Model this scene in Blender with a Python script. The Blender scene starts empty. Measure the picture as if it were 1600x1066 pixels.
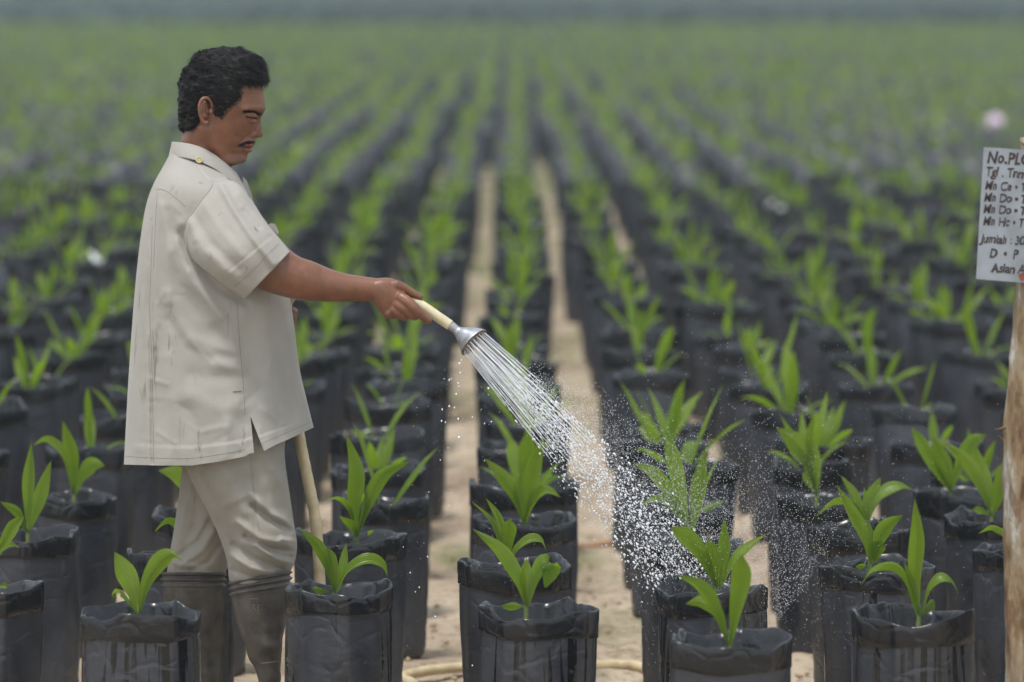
import bpy, bmesh, math, random
import numpy as np
from mathutils import Vector, Matrix
from mathutils.bvhtree import BVHTree
random.seed(11)
rng = np.random.default_rng(11)
scn = bpy.context.scene
COL = scn.collection

# ------------------------------------------------------------------ camera, sky, sun, exposure
CH = 1.70                       # camera height
F = 7000.0                      # focal length in pixels of a 1600 px wide frame
PITCH = math.atan((533 + 35) / F)
YM = 9.86                       # distance of the man
cam = bpy.data.cameras.new('camera')
cam.sensor_width = 36.0
cam.lens = F / 1600 * 36
cam.clip_start = 0.1
cam.clip_end = 3000
cam.dof.use_dof = True
cam.dof.focus_distance = 9.70
cam.dof.aperture_fstop = 3.1
camo = bpy.data.objects.new('camera', cam)
COL.objects.link(camo)
camo.location = (0, 0, CH)
camo.rotation_euler = (math.pi / 2 - PITCH, 0, 0)
scn.camera = camo

SUN_EL, SUN_AZ = math.radians(70), math.radians(-28)     # azimuth from +Y towards +X of where the light comes from
world = bpy.data.worlds.new('World')
scn.world = world
world.use_nodes = True
wn = world.node_tree
wn.nodes.clear()
sky = wn.nodes.new('ShaderNodeTexSky')
sky.sky_type = 'NISHITA'
sky.sun_disc = False
sky.sun_elevation = SUN_EL
sky.sun_rotation = SUN_AZ
sky.air_density = 1.0
sky.dust_density = 1.0
hsv = wn.nodes.new('ShaderNodeHueSaturation')
hsv.inputs['Saturation'].default_value = 0.33
bg = wn.nodes.new('ShaderNodeBackground')
bg.inputs['Strength'].default_value = 0.15
wo = wn.nodes.new('ShaderNodeOutputWorld')
wn.links.new(sky.outputs[0], hsv.inputs['Color'])
wn.links.new(hsv.outputs[0], bg.inputs[0])
wn.links.new(bg.outputs[0], wo.inputs[0])
sund = bpy.data.lights.new('sun', 'SUN')
sund.energy = 1.5
sund.angle = math.radians(10)
sund.color = (1.0, 0.975, 0.94)
suno = bpy.data.objects.new('sun', sund)
COL.objects.link(suno)
sd = Vector((math.sin(SUN_AZ) * math.cos(SUN_EL), math.cos(SUN_AZ) * math.cos(SUN_EL) * -1.0, math.sin(SUN_EL)))
# the light falls from behind the camera's left shoulder
suno.rotation_euler = sd.to_track_quat('Z', 'Y').to_euler()
sky.sun_rotation = math.atan2(sd.x, sd.y)
scn.view_settings.view_transform = 'Standard'
scn.view_settings.look = 'None'
scn.view_settings.gamma = 1
scn.view_settings.use_curve_mapping = False
scn.view_settings.exposure = 0.95
scn.cycles.max_bounces = 8
scn.cycles.volume_bounces = 1
scn.cycles.use_denoising = True

# ------------------------------------------------------------------ helpers
_fw = np.array([0, math.cos(PITCH), -math.sin(PITCH)])
_up = np.array([0, math.sin(PITCH), math.cos(PITCH)])
def P(x, y, Y):
    """point at distance Y (along world Y) seen at photo pixel x, y; arrays allowed"""
    x, y, Y = np.broadcast_arrays(np.asarray(x, float), np.asarray(y, float), np.asarray(Y, float))
    dx = x - 800
    v = -(y - 533)
    dy = F * _fw[1] + v * _up[1]
    dz = F * _fw[2] + v * _up[2]
    t = Y / dy
    return np.stack([dx * t, dy * t, CH + dz * t], -1)
def PZ(x, y, z):
    a = P(x, y, 1.0)
    t = (z - CH) / (a[2] - CH)
    return np.array([a[0] * t, t, z])

class Waves:
    """cheap smooth noise: a sum of random sine waves"""
    def __init__(self, seed, n=14, dim=3):
        r = np.random.default_rng(seed)
        self.k = r.normal(size=(n, dim))
        self.k /= np.linalg.norm(self.k, axis=1)[:, None]
        self.k *= r.uniform(0.6, 1.5, size=(n, 1))
        self.p = r.uniform(0, 6.28, n)
    def __call__(self, pts, freq):
        pts = np.asarray(pts)
        o = np.zeros(pts.shape[:-1])
        for k, p in zip(self.k, self.p):
            o += np.sin((pts @ k) * freq * 6.28 + p)
        return o / math.sqrt(len(self.p) / 2)
W1, W2, W3 = Waves(1), Waves(2), Waves(3)

def mesh_data(name, verts, faces, uvs=None, smooth=True, mats=None, fmat=None):
    me = bpy.data.meshes.new(name)
    me.from_pydata([tuple(map(float, v)) for v in verts], [], [tuple(int(i) for i in f) for f in faces])
    if smooth:
        me.polygons.foreach_set('use_smooth', [True] * len(me.polygons))
    if uvs is not None:
        ul = me.uv_layers.new(name='UVMap')
        li = np.zeros(len(me.loops), dtype=np.int32)
        me.loops.foreach_get('vertex_index', li)
        ul.data.foreach_set('uv', np.asarray(uvs, dtype=np.float32)[li].ravel())
    for m in (mats or []):
        me.materials.append(m)
    if fmat is not None:
        me.polygons.foreach_set('material_index', list(map(int, fmat)))
    me.update()
    return me
def ob(name, me, parent=None, loc=None, rz=0):
    o = bpy.data.objects.new(name, me)
    COL.objects.link(o)
    if parent is not None:
        o.parent = parent
    if loc is not None:
        o.location = loc
    if rz:
        o.rotation_euler = (0, 0, rz)
    return o
def mk(name, verts, faces, mat, parent=None, uvs=None, smooth=True):
    return ob(name, mesh_data(name, verts, faces, uvs, smooth, [mat]), parent)
def tag(o, label=None, cat=None, group=None, kind=None):
    if label: o['label'] = label
    if cat: o['category'] = cat
    if group: o['group'] = group
    if kind: o['kind'] = kind
    return o
def thing(name, label, cat, loc=(0, 0, 0), group=None):
    o = bpy.data.objects.new(name, None)
    o.empty_display_size = 0.05
    COL.objects.link(o)
    o.location = loc
    tag(o, label, cat, group)
    return o
def grid_faces(n, m, closed=True, cap0=False, cap1=False, off=0):
    f = []
    for i in range(n - 1):
        for j in range(m if closed else m - 1):
            a, b = i * m + j, i * m + (j + 1) % m
            f.append((off + a, off + b, off + b + m, off + a + m))
    if cap0: f.append(tuple(off + j for j in range(m))[::-1])
    if cap1: f.append(tuple(off + (n - 1) * m + j for j in range(m)))
    return f
def catmull(pts, n):
    pts = np.asarray(pts, float)
    k = len(pts)
    ext = np.vstack([2 * pts[0] - pts[1], pts, 2 * pts[-1] - pts[-2]])
    t = np.linspace(0, k - 1 - 1e-9, n)
    i = t.astype(int)
    u = (t - i)[:, None]
    p0, p1, p2, p3 = ext[i], ext[i + 1], ext[i + 2], ext[i + 3]
    return 0.5 * ((2 * p1) + (-p0 + p2) * u + (2 * p0 - 5 * p1 + 4 * p2 - p3) * u ** 2 + (-p0 + 3 * p1 - 3 * p2 + p3) * u ** 3)

def tube(rows, n, m, n_exp=2.0, taper=None):
    """rows: (Lx, Ly, Rx, Ry, half depth m, centre depth offset m[, sag px, skew x, skew y]).
    returns S (n, m, 3): photo x, photo y, depth offset from YM; and the angle of each column"""
    rows = [tuple(r) + (0,) * (9 - len(r)) for r in rows]
    R = catmull(rows, n)
    ph = np.linspace(0, 2 * math.pi, m, endpoint=False)
    c, s = np.cos(ph), np.sin(ph)
    if n_exp != 2.0:
        e = 2.0 / n_exp
        c = np.sign(c) * np.abs(c) ** e
        s = np.sign(s) * np.abs(s) ** e
    u = (c + 1) / 2
    X = R[:, 0:1] * (1 - u) + R[:, 2:3] * u + R[:, 7:8] * s
    Yp = R[:, 1:2] * (1 - u) + R[:, 3:4] * u + R[:, 6:7] * np.abs(s) + R[:, 8:9] * s
    w = s
    if taper is not None:
        tp = np.interp(np.linspace(0, 1, n), np.linspace(0, 1, len(taper)), taper)[:, None]
        w = s * (1 - tp * u ** 1.6)
    D = R[:, 5:6] + R[:, 4:5] * w
    return np.stack([X, Yp, D], -1), ph
def S2W(S, ym=YM):
    S = np.asarray(S)
    return P(S[..., 0], S[..., 1], ym + S[..., 2])
def gauss_line(x, y, pts, w):
    """falloff around a polyline in photo pixels"""
    d = np.full(np.shape(x), 1e9)
    for (x0, y0), (x1, y1) in zip(pts[:-1], pts[1:]):
        vx, vy = x1 - x0, y1 - y0
        L = vx * vx + vy * vy + 1e-9
        t = np.clip(((x - x0) * vx + (y - y0) * vy) / L, 0, 1)
        d = np.minimum(d, np.hypot(x - x0 - t * vx, y - y0 - t * vy))
    return np.exp(-(d / w) ** 2)

# ------------------------------------------------------------------ materials
def new_mat(name):
    m = bpy.data.materials.new(name)
    m.use_nodes = True
    nt = m.node_tree
    return m, nt, nt.nodes['Principled BSDF'], nt.nodes['Material Output']
def nd(nt, typ, **kw):
    n = nt.nodes.new(typ)
    for k, v in kw.items():
        if k in n.inputs.keys():
            n.inputs[k].default_value = v
        else:
            setattr(n, k, v)
    return n
def coords(nt, kind='Object', scale=(1, 1, 1)):
    tc = nt.nodes.new('ShaderNodeTexCoord')
    mp = nt.nodes.new('ShaderNodeMapping')
    mp.inputs['Scale'].default_value = scale
    nt.links.new(tc.outputs[kind], mp.inputs['Vector'])
    return mp.outputs[0]
def noise(nt, vec, scale, detail=4, rough=0.55):
    n = nd(nt, 'ShaderNodeTexNoise', Scale=scale, Detail=detail, Roughness=rough)
    nt.links.new(vec, n.inputs['Vector'])
    return n.outputs['Fac']
def ramp(nt, fac, stops):
    r = nt.nodes.new('ShaderNodeValToRGB')
    e = r.color_ramp.elements
    while len(e) < len(stops): e.new(0.5)
    for i, (p, c) in enumerate(stops):
        e[i].position = p
        e[i].color = tuple(c) + (1,) if len(c) == 3 else c
    nt.links.new(fac, r.inputs[0])
    return r.outputs[0]
def mixc(nt, fac, a, b, blend='MIX'):
    n = nt.nodes.new('ShaderNodeMix')
    n.data_type = 'RGBA'
    n.blend_type = blend
    for sock, v in ((n.inputs[0], fac), (n.inputs[6], a), (n.inputs[7], b)):
        if hasattr(v, 'links'): nt.links.new(v, sock)
        elif isinstance(v, (int, float)): sock.default_value = v
        else: sock.default_value = tuple(v) + (1,)
    return n.outputs[2]
def bump(nt, bs, height, strength=0.3, dist=0.01, prev=None):
    b = nd(nt, 'ShaderNodeBump', Strength=strength, Distance=dist)
    nt.links.new(height, b.inputs['Height'])
    if prev is not None: nt.links.new(prev, b.inputs['Normal'])
    nt.links.new(b.outputs[0], bs.inputs['Normal'])
    return b.outputs[0]
def math_node(nt, op, a, b=None):
    n = nt.nodes.new('ShaderNodeMath')
    n.operation = op
    for i, v in enumerate((a, b)):
        if v is None: continue
        if hasattr(v, 'links'): nt.links.new(v, n.inputs[i])
        else: n.inputs[i].default_value = v
    return n.outputs[0]
def rand(nt):
    return nt.nodes.new('ShaderNodeObjectInfo').outputs['Random']

def mat_leaf(name, far=False):
    m, nt, b, out = new_mat(name)
    uv = nt.nodes.new('ShaderNodeTexCoord').outputs['UV']
    sep = nt.nodes.new('ShaderNodeSeparateXYZ')
    nt.links.new(uv, sep.inputs[0])
    v = noise(nt, coords(nt, 'Object'), 14, 3)
    r = rand(nt)
    base = ramp(nt, v, [(0.3, (0.095, 0.190, 0.008)), (0.7, (0.215, 0.33, 0.014))])
    if far: base = ramp(nt, v, [(0.3, (0.070, 0.125, 0.012)), (0.7, (0.150, 0.205, 0.022))])
    base = mixc(nt, r, base, mixc(nt, 0.5, base, (0.25, 0.34, 0.02)))
    if not far:
        # pleats: fine light veins along the blade
        wv = math_node(nt, 'SINE', math_node(nt, 'MULTIPLY', sep.outputs[0], 6.2832 * 9))
        vein = ramp(nt, wv, [(0.0, (0, 0, 0)), (1.0, (1, 1, 1))])
        base = mixc(nt, math_node(nt, 'MULTIPLY', vein, 0.42), base, (0.27, 0.42, 0.07))
        tip = ramp(nt, sep.outputs[1], [(0.90, (0, 0, 0)), (0.98, (1, 1, 1))])
        base = mixc(nt, math_node(nt, 'MULTIPLY', tip, math_node(nt, 'MULTIPLY', r, 0.9)), base, (0.22, 0.17, 0.05))
        foot = ramp(nt, sep.outputs[1], [(0.0, (1, 1, 1)), (0.12, (0, 0, 0))])
        base = mixc(nt, math_node(nt, 'MULTIPLY', foot, 0.6), base, (0.22, 0.30, 0.08))
        spots = ramp(nt, noise(nt, coords(nt, 'Object'), 160, 2), [(0.70, (0, 0, 0)), (0.76, (1, 1, 1))])
        base = mixc(nt, math_node(nt, 'MULTIPLY', spots, 0.4), base, (0.16, 0.14, 0.05))
        bump(nt, b, wv, 0.8, 0.0016)
    nt.links.new(base, b.inputs['Base Color'])
    b.inputs['Roughness'].default_value = 0.36
    b.inputs['Specular IOR Level'].default_value = 0.75
    tr = nt.nodes.new('ShaderNodeBsdfTranslucent')
    tcol = mixc(nt, 0.6, base, (0.42, 0.66, 0.02))
    nt.links.new(tcol, tr.inputs['Color'])
    mx = nt.nodes.new('ShaderNodeMixShader')
    mx.inputs[0].default_value = 0.45
    nt.links.new(b.outputs[0], mx.inputs[1])
    nt.links.new(tr.outputs[0], mx.inputs[2])
    nt.links.new(mx.outputs[0], out.inputs['Surface'])
    return m
LEAF, LEAF_FAR = mat_leaf('palm_leaf'), mat_leaf('palm_leaf_far', True)

def mat_bag(name, wet=0.0, dusty=0.5, rim=False, far=False):
    m, nt, b, out = new_mat(name)
    base = (0.006, 0.0065, 0.009) if rim else (0.008, 0.0095, 0.014)
    # dried splash dust: pale film in soft patches on the wall
    d1 = noise(nt, coords(nt, 'Object', (5, 5, 3)), 1.0, 6, 0.6)
    dust = ramp(nt, d1, [(0.60 - 0.4 * dusty, (0, 0, 0)), (0.82, (1, 1, 1))])
    dust = math_node(nt, 'MULTIPLY', dust, 0.9 * (0.35 if rim else 1))
    col = mixc(nt, dust, base, (0.088, 0.092, 0.108))
    if not far:
        fine = noise(nt, coords(nt, 'Object', (150, 150, 170)), 1.0, 2, 0.7)
        sp = ramp(nt, fine, [(0.66, (0, 0, 0)), (0.74, (1, 1, 1))])
        col = mixc(nt, math_node(nt, 'MULTIPLY', sp, 0.25 if rim else 0.45), col, (0.15, 0.145, 0.14))
    rr = ramp(nt, d1, [(0.3, (0.20 if rim else 0.28,) * 3), (0.7, (0.36 if rim else 0.48,) * 3)])
    if wet > 0:
        # water that ran down the wall: thin dark glossy streaks
        s1 = noise(nt, coords(nt, 'Object', (80, 80, 1.6)), 1.0, 1, 0.4)
        zone = noise(nt, coords(nt, 'Object', (9, 9, 1.2)), 1.0, 2, 0.5)
        st = ramp(nt, s1, [(0.50, (0, 0, 0)), (0.54, (1, 1, 1))])
        st = math_node(nt, 'MULTIPLY', st, ramp(nt, zone, [(0.62 - 0.26 * wet, (0, 0, 0)), (0.68 - 0.26 * wet, (1, 1, 1))]))
        col = mixc(nt, math_node(nt, 'MULTIPLY', st, 0.95), col, (0.004, 0.004, 0.005))
        rr = mixc(nt, st, rr, (0.12,) * 3)
    nt.links.new(rr, b.inputs['Roughness'])
    nt.links.new(col, b.inputs['Base Color'])
    b.inputs['Specular IOR Level'].default_value = 0.55
    if not far:
        # crumpled film: sharp creases between smooth facets
        v = nd(nt, 'ShaderNodeTexVoronoi', Scale=1.0)
        v.feature = 'DISTANCE_TO_EDGE'
        wv = nd(nt, 'ShaderNodeTexNoise', Scale=7.0, Detail=3.0)
        nt.links.new(coords(nt, 'Object'), wv.inputs['Vector'])
        vec = nt.nodes.new('ShaderNodeVectorMath'); vec.operation = 'MULTIPLY_ADD'
        nt.links.new(wv.outputs['Color'], vec.inputs[0])
        vec.inputs[1].default_value = (1.6, 1.6, 1.6)
        nt.links.new(coords(nt, 'Object', (9, 9, 15)), vec.inputs[2])
        nt.links.new(vec.outputs[0], v.inputs['Vector'])
        cr = ramp(nt, v.outputs['Distance'], [(0.0, (0, 0, 0)), (0.10, (1, 1, 1))])
        n1 = bump(nt, b, cr, 0.22, 0.004)
        n2 = bump(nt, b, noise(nt, coords(nt, 'Object', (10, 10, 16)), 1.0, 3, 0.5), 0.35, 0.014, n1)
        bump(nt, b, noise(nt, coords(nt, 'Object', (40, 40, 70)), 1.0, 2, 0.5), 0.10, 0.004, n2)
    return m
BAG_DRY = mat_bag('black_polythene_dusty', 0, 0.75)
BAG_WET = mat_bag('black_polythene_wet', 1.0, 0.75)
BAG_SPR = mat_bag('black_polythene_damp', 0.55, 0.75)
BAG_FAR = mat_bag('black_polythene_far', 0, 0.8, far=True)
RIM = mat_bag('black_polythene_rim', 0, 0.35, rim=True)

def mat_soil():
    m, nt, b, out = new_mat('bag_soil')
    n = noise(nt, coords(nt, 'Object'), 60, 5)
    nt.links.new(ramp(nt, n, [(0.3, (0.012, 0.009, 0.007)), (0.75, (0.055, 0.038, 0.024))]), b.inputs['Base Color'])
    b.inputs['Roughness'].default_value = 0.9
    bump(nt, b, n, 0.8, 0.01)
    return m
SOIL = mat_soil()

def mat_ground():
    m, nt, b, out = new_mat('sandy_ground')
    ov = coords(nt, 'Object')
    a = noise(nt, ov, 1.3, 6, 0.6)
    c = noise(nt, ov, 26, 6, 0.65)
    g = noise(nt, coords(nt, 'Object', (2.2, 1.2, 1)), 1.0, 5, 0.6)
    col = ramp(nt, a, [(0.30, (0.29, 0.215, 0.145)), (0.55, (0.49, 0.395, 0.285)), (0.75, (0.58, 0.485, 0.36))])
    col = mixc(nt, ramp(nt, c, [(0.35, (0.75,) * 3), (0.5, (0, 0, 0))]), col, (0.17, 0.12, 0.075))
    sepd = nt.nodes.new('ShaderNodeSeparateXYZ')
    nt.links.new(ov, sepd.inputs[0])
    gd = nd(nt, 'ShaderNodeMapRange')
    gd.inputs['From Min'].default_value = 13
    gd.inputs['From Max'].default_value = 60
    gd.inputs['To Max'].default_value = 0.34
    nt.links.new(sepd.outputs[1], gd.inputs['Value'])
    green = ramp(nt, math_node(nt, 'ADD', g, gd.outputs[0]), [(0.54, (0, 0, 0)), (0.72, (1, 1, 1))])
    col = mixc(nt, math_node(nt, 'MULTIPLY', green, 0.75), col, (0.14, 0.16, 0.055))
    damp = ramp(nt, noise(nt, coords(nt, 'Object', (1.6, 0.9, 1)), 1.0, 5, 0.6), [(0.55, (0, 0, 0)), (0.66, (1, 1, 1))])
    col = mixc(nt, math_node(nt, 'MULTIPLY', damp, 0.4), col, (0.20, 0.135, 0.085))
    # beyond the nursery the ground is grown over
    sep = nt.nodes.new('ShaderNodeSeparateXYZ')
    nt.links.new(ov, sep.inputs[0])
    far = nd(nt, 'ShaderNodeMapRange')
    far.inputs['From Min'].default_value = 95
    far.inputs['From Max'].default_value = 135
    nt.links.new(sep.outputs[1], far.inputs['Value'])
    f2 = noise(nt, coords(nt, 'Object', (0.02, 0.06, 1)), 1.0, 5, 0.6)
    field = ramp(nt, f2, [(0.35, (0.035, 0.055, 0.032)), (0.6, (0.065, 0.085, 0.045))])
    bare = ramp(nt, noise(nt, coords(nt, 'Object', (0.012, 0.02, 1)), 1.0, 3), [(0.60, (0, 0, 0)), (0.68, (1, 1, 1))])
    field = mixc(nt, math_node(nt, 'MULTIPLY', bare, 0.6), field, (0.27, 0.17, 0.11))
    col = mixc(nt, far.outputs[0], col, field)
    nt.links.new(col, b.inputs['Base Color'])
    b.inputs['Roughness'].default_value = 0.95
    b.inputs['Specular IOR Level'].default_value = 0.2
    n1 = bump(nt, b, c, 0.7, 0.02)
    bump(nt, b, noise(nt, ov, 90, 3), 0.4, 0.006, n1)
    return m

def mat_cloth(name, c0, c1, smudge=0.5, fine=700):
    m, nt, b, out = new_mat(name)
    ov = coords(nt, 'Object')
    a = noise(nt, ov, 5, 4)
    col = ramp(nt, a, [(0.3, c0), (0.7, c1)])
    # rubbed grime and drip marks
    s = noise(nt, coords(nt, 'Object', (42, 42, 5.5)), 1.0, 4, 0.65)
    where = noise(nt, coords(nt, 'Object', (5, 5, 3.2)), 1.0, 2)
    mk_ = math_node(nt, 'MULTIPLY', ramp(nt, s, [(0.61, (0, 0, 0)), (0.70, (1, 1, 1))]), ramp(nt, where, [(0.46, (0, 0, 0)), (0.58, (1, 1, 1))]))
    col = mixc(nt, math_node(nt, 'MULTIPLY', mk_, smudge), col, (0.17, 0.155, 0.13))
    st = ramp(nt, noise(nt, coords(nt, 'Object', (9, 9, 4)), 1.0, 5, 0.65), [(0.52, (0, 0, 0)), (0.78, (1, 1, 1))])
    col = mixc(nt, math_node(nt, 'MULTIPLY', st, smudge * 0.35), col, (0.27, 0.235, 0.19))
    nt.links.new(col, b.inputs['Base Color'])
    b.inputs['Roughness'].default_value = 0.85
    b.inputs['Specular IOR Level'].default_value = 0.25
    b.inputs['Sheen Weight'].default_value = 0.15
    n1 = bump(nt, b, noise(nt, coords(nt, 'Object', (16, 16, 9)), 1.0, 5, 0.62), 0.30, 0.006)
    n2 = bump(nt, b, noise(nt, ov, 90, 3, 0.6), 0.22, 0.0025, n1)
    bump(nt, b, noise(nt, ov, fine, 1), 0.18, 0.0008, n2)
    return m
SHIRT = mat_cloth('khaki_shirt_cotton', (0.318, 0.301, 0.264), (0.370, 0.352, 0.312), 0.9)
SEAM_SHADE = mat_cloth('khaki_seam_shade', (0.20, 0.185, 0.150), (0.23, 0.215, 0.18), 0.2)  # darker khaki: shade along seams and pleat put into the colour
TROUS = mat_cloth('khaki_trouser_cotton', (0.272, 0.248, 0.204), (0.325, 0.300, 0.252), 0.8)

def mat_simple(name, col, rough=0.5, metal=0.0, var=0.15, scale=30, bmp=0.2, spec=0.5, sss=0.0):
    m, nt, b, out = new_mat(name)
    n = noise(nt, coords(nt, 'Object'), scale, 4)
    lo = tuple(c * (1 - var) for c in col)
    hi = tuple(min(1, c * (1 + var)) for c in col)
    nt.links.new(ramp(nt, n, [(0.3, lo), (0.7, hi)]), b.inputs['Base Color'])
    b.inputs['Roughness'].default_value = rough
    b.inputs['Metallic'].default_value = metal
    b.inputs['Specular IOR Level'].default_value = spec
    if bmp: bump(nt, b, n, bmp, 0.002)
    return m
HAIR = mat_simple('black_hair', (0.006, 0.005, 0.005), 0.6, var=0.4, scale=200, bmp=0, spec=0.2)
RUBBER = mat_simple('brown_rubber', (0.070, 0.060, 0.050), 0.45, var=0.5, scale=26, bmp=0.35)
RUBBER_MARK = mat_simple('worn_rubber_print', (0.15, 0.13, 0.105), 0.6)
PVC = mat_simple('cream_plastic', (0.62, 0.55, 0.36), 0.38, var=0.12, scale=40, bmp=0.1)
HOSE = mat_simple('cream_rubber_hose', (0.62, 0.50, 0.30), 0.45, var=0.25, scale=22, bmp=0.2)
HOSE_PINK = mat_simple('dusty_orange_hose', (0.50, 0.30, 0.17), 0.6, var=0.2, scale=22, bmp=0.2)
ZINC = mat_simple('galvanised_metal', (0.42, 0.44, 0.46), 0.38, metal=0.75, var=0.2, scale=70, bmp=0.25)
ROSE_FACE = mat_simple('rusty_rose_face', (0.22, 0.17, 0.13), 0.5, metal=0.3, var=0.3, scale=120, bmp=0.3)
BUTTON = mat_simple('yellow_plastic_button', (0.50, 0.44, 0.22), 0.3, var=0.1)
BUTTON_D = mat_simple('ochre_button_ring', (0.38, 0.27, 0.07), 0.35)
NAIL_M = mat_simple('fingernail', (0.60, 0.38, 0.30), 0.3, var=0.08)
EYE_M = mat_simple('eye_white', (0.40, 0.33, 0.29), 0.15, var=0.1, bmp=0)
IRIS_M = mat_simple('dark_iris', (0.015, 0.009, 0.006), 0.1, bmp=0)
BOARD = mat_simple('white_painted_board', (0.245, 0.275, 0.30), 0.45, var=0.2, scale=16, bmp=0.15)
INK = mat_simple('dark_brown_paint', (0.035, 0.02, 0.02), 0.55)
SACK = mat_simple('white_sacking', (0.8, 0.8, 0.8), 0.7, var=0.05)
PINKM = mat_simple('pale_pink_cloth', (0.68, 0.50, 0.66), 0.8, var=0.05)
RUST = mat_simple('rust_stain', (0.22, 0.05, 0.03), 0.8)

def mat_skin():
    m, nt, b, out = new_mat('brown_skin')
    ov = coords(nt, 'Object')
    a = noise(nt, ov, 22, 5, 0.6)
    col = ramp(nt, a, [(0.3, (0.130, 0.053, 0.027)), (0.7, (0.225, 0.096, 0.048))])
    red = ramp(nt, noise(nt, ov, 60, 3), [(0.52, (0, 0, 0)), (0.75, (1, 1, 1))])
    col = mixc(nt, math_node(nt, 'MULTIPLY', red, 0.4), col, (0.30, 0.085, 0.05))
    at = nt.nodes.new('ShaderNodeAttribute')
    at.attribute_name = 'tone'
    sp = nt.nodes.new('ShaderNodeSeparateColor')
    nt.links.new(at.outputs['Color'], sp.inputs[0])
    col = mixc(nt, sp.outputs[0], col, (0.26, 0.075, 0.055))      # lips
    col = mixc(nt, sp.outputs[1], col, (0.085, 0.045, 0.032))     # shaved beard, plus shade painted into creases and hollows
    frk = ramp(nt, noise(nt, ov, 130, 2), [(0.66, (0, 0, 0)), (0.74, (1, 1, 1))])
    col = mixc(nt, math_node(nt, 'MULTIPLY', frk, 0.3), col, (0.10, 0.04, 0.025))
    nt.links.new(col, b.inputs['Base Color'])
    b.inputs['Roughness'].default_value = 0.42
    b.inputs['Specular IOR Level'].default_value = 0.45
    b.inputs['Coat Weight'].default_value = 0.18
    b.inputs['Coat Roughness'].default_value = 0.3
    b.inputs['Subsurface Weight'].default_value = 0.08
    b.inputs['Subsurface Radius'].default_value = (0.01, 0.004, 0.002)
    b.inputs['Subsurface Scale'].default_value = 0.5
    n1 = bump(nt, b, noise(nt, ov, 110, 5, 0.65), 0.4, 0.002)
    bump(nt, b, noise(nt, ov, 600, 2), 0.15, 0.0006, n1)
    return m
SKIN = mat_skin()

def mat_bark():
    m, nt, b, out = new_mat('peeling_bark')
    ov = coords(nt, 'Object', (17, 17, 6))
    a = noise(nt, ov, 1.0, 6, 0.65)
    col = ramp(nt, a, [(0.34, (0.07, 0.035, 0.018)), (0.42, (0.15, 0.09, 0.045)), (0.50, (0.25, 0.18, 0.10)), (0.57, (0.28, 0.235, 0.17)), (0.62, (0.42, 0.40, 0.35))])
    l = ramp(nt, noise(nt, coords(nt, 'Object', (24, 24, 9)), 1.0, 3), [(0.60, (0, 0, 0)), (0.66, (1, 1, 1))])
    col = mixc(nt, math_node(nt, 'MULTIPLY', l, 0.7), col, (0.13, 0.06, 0.03))
    nt.links.new(col, b.inputs['Base Color'])
    b.inputs['Roughness'].default_value = 0.9
    n1 = bump(nt, b, a, 0.7, 0.012)
    bump(nt, b, noise(nt, coords(nt, 'Object', (60, 60, 20)), 1.0, 4), 0.4, 0.004, n1)
    return m
BARK = mat_bark()

def mat_water():
    m, nt, b, out = new_mat('spray_water')
    b.inputs['Base Color'].default_value = (0.95, 0.97, 1, 1)
    b.inputs['Roughness'].default_value = 0.04
    b.inputs['IOR'].default_value = 1.33
    b.inputs['Transmission Weight'].default_value = 0.18
    b.inputs['Specular IOR Level'].default_value = 1.0
    b.inputs['Coat Weight'].default_value = 0.6
    b.inputs['Coat Roughness'].default_value = 0.05
    return m
WATER = mat_water()

# ------------------------------------------------------------------ ground
def ground():
    xs = np.concatenate([-np.geomspace(420, 3.0, 26), np.linspace(-2.9, 2.9, 110), np.geomspace(3.0, 420, 26)])
    ys = np.concatenate([[-60, -20, 0, 4, 7], np.linspace(8.2, 20, 190), np.geomspace(20.3, 760, 44)])
    X, Y = np.meshgrid(xs, ys)
    p = np.stack([X, Y, np.zeros_like(X)], -1)
    near = np.exp(-((np.clip(np.abs(X) - 2.5, 0, None)) / 1.5) ** 2) * (Y < 20.2)
    Z = (0.007 * W1(p, 0.9) + 0.006 * W2(p, 2.6) + 0.0035 * W3(p, 7.0)) * near
    Z = Z + np.clip(Y - 150, 0, None) * 0.004 * 0
    V = np.stack([X, Y, Z], -1).reshape(-1, 3)
    me = mesh_data('ground', V, grid_faces(len(ys), len(xs), closed=False), mats=[mat_ground()])
    o = ob('ground', me)
    tag(o, 'bare sandy nursery ground between the black bags', kind='structure')
    return o
ground()

# clods and pebbles lying on the sand
def clods():
    V, Fc = [], []
    ico = [(0, 0, 1), (.9, 0, .3), (.3, .85, .3), (-.75, .5, .3), (-.75, -.5, .3), (.3, -.85, .3), (0, 0, -.5)]
    fi = [(0, 1, 2), (0, 2, 3), (0, 3, 4), (0, 4, 5), (0, 5, 1), (6, 2, 1), (6, 3, 2), (6, 4, 3), (6, 5, 4), (6, 1, 5)]
    for i in range(5200):
        y = 8.6 + 9.5 * random.random() ** 1.1
        x = random.uniform(-1, 1) * (0.13 * y + 0.2)
        s = 0.0025 + 0.013 * random.random() ** 4
        a = random.uniform(0, 6.28)
        o = len(V)
        for (vx, vy, vz) in ico:
            q = s * random.uniform(0.75, 1.25)
            V.append((x + (vx * math.cos(a) - vy * math.sin(a)) * q, y + (vx * math.sin(a) + vy * math.cos(a)) * q, 0.003 + vz * q * 0.7))
        Fc += [tuple(o + k for k in f) for f in fi]
    m = mat_simple('sand_clods', (0.36, 0.26, 0.16), 0.95, var=0.4, scale=40, bmp=0.3)
    o = mk('gravel', V, Fc, m)
    tag(o, 'small clods and pebbles scattered on the sand', 'gravel', kind='stuff')
clods()

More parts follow.
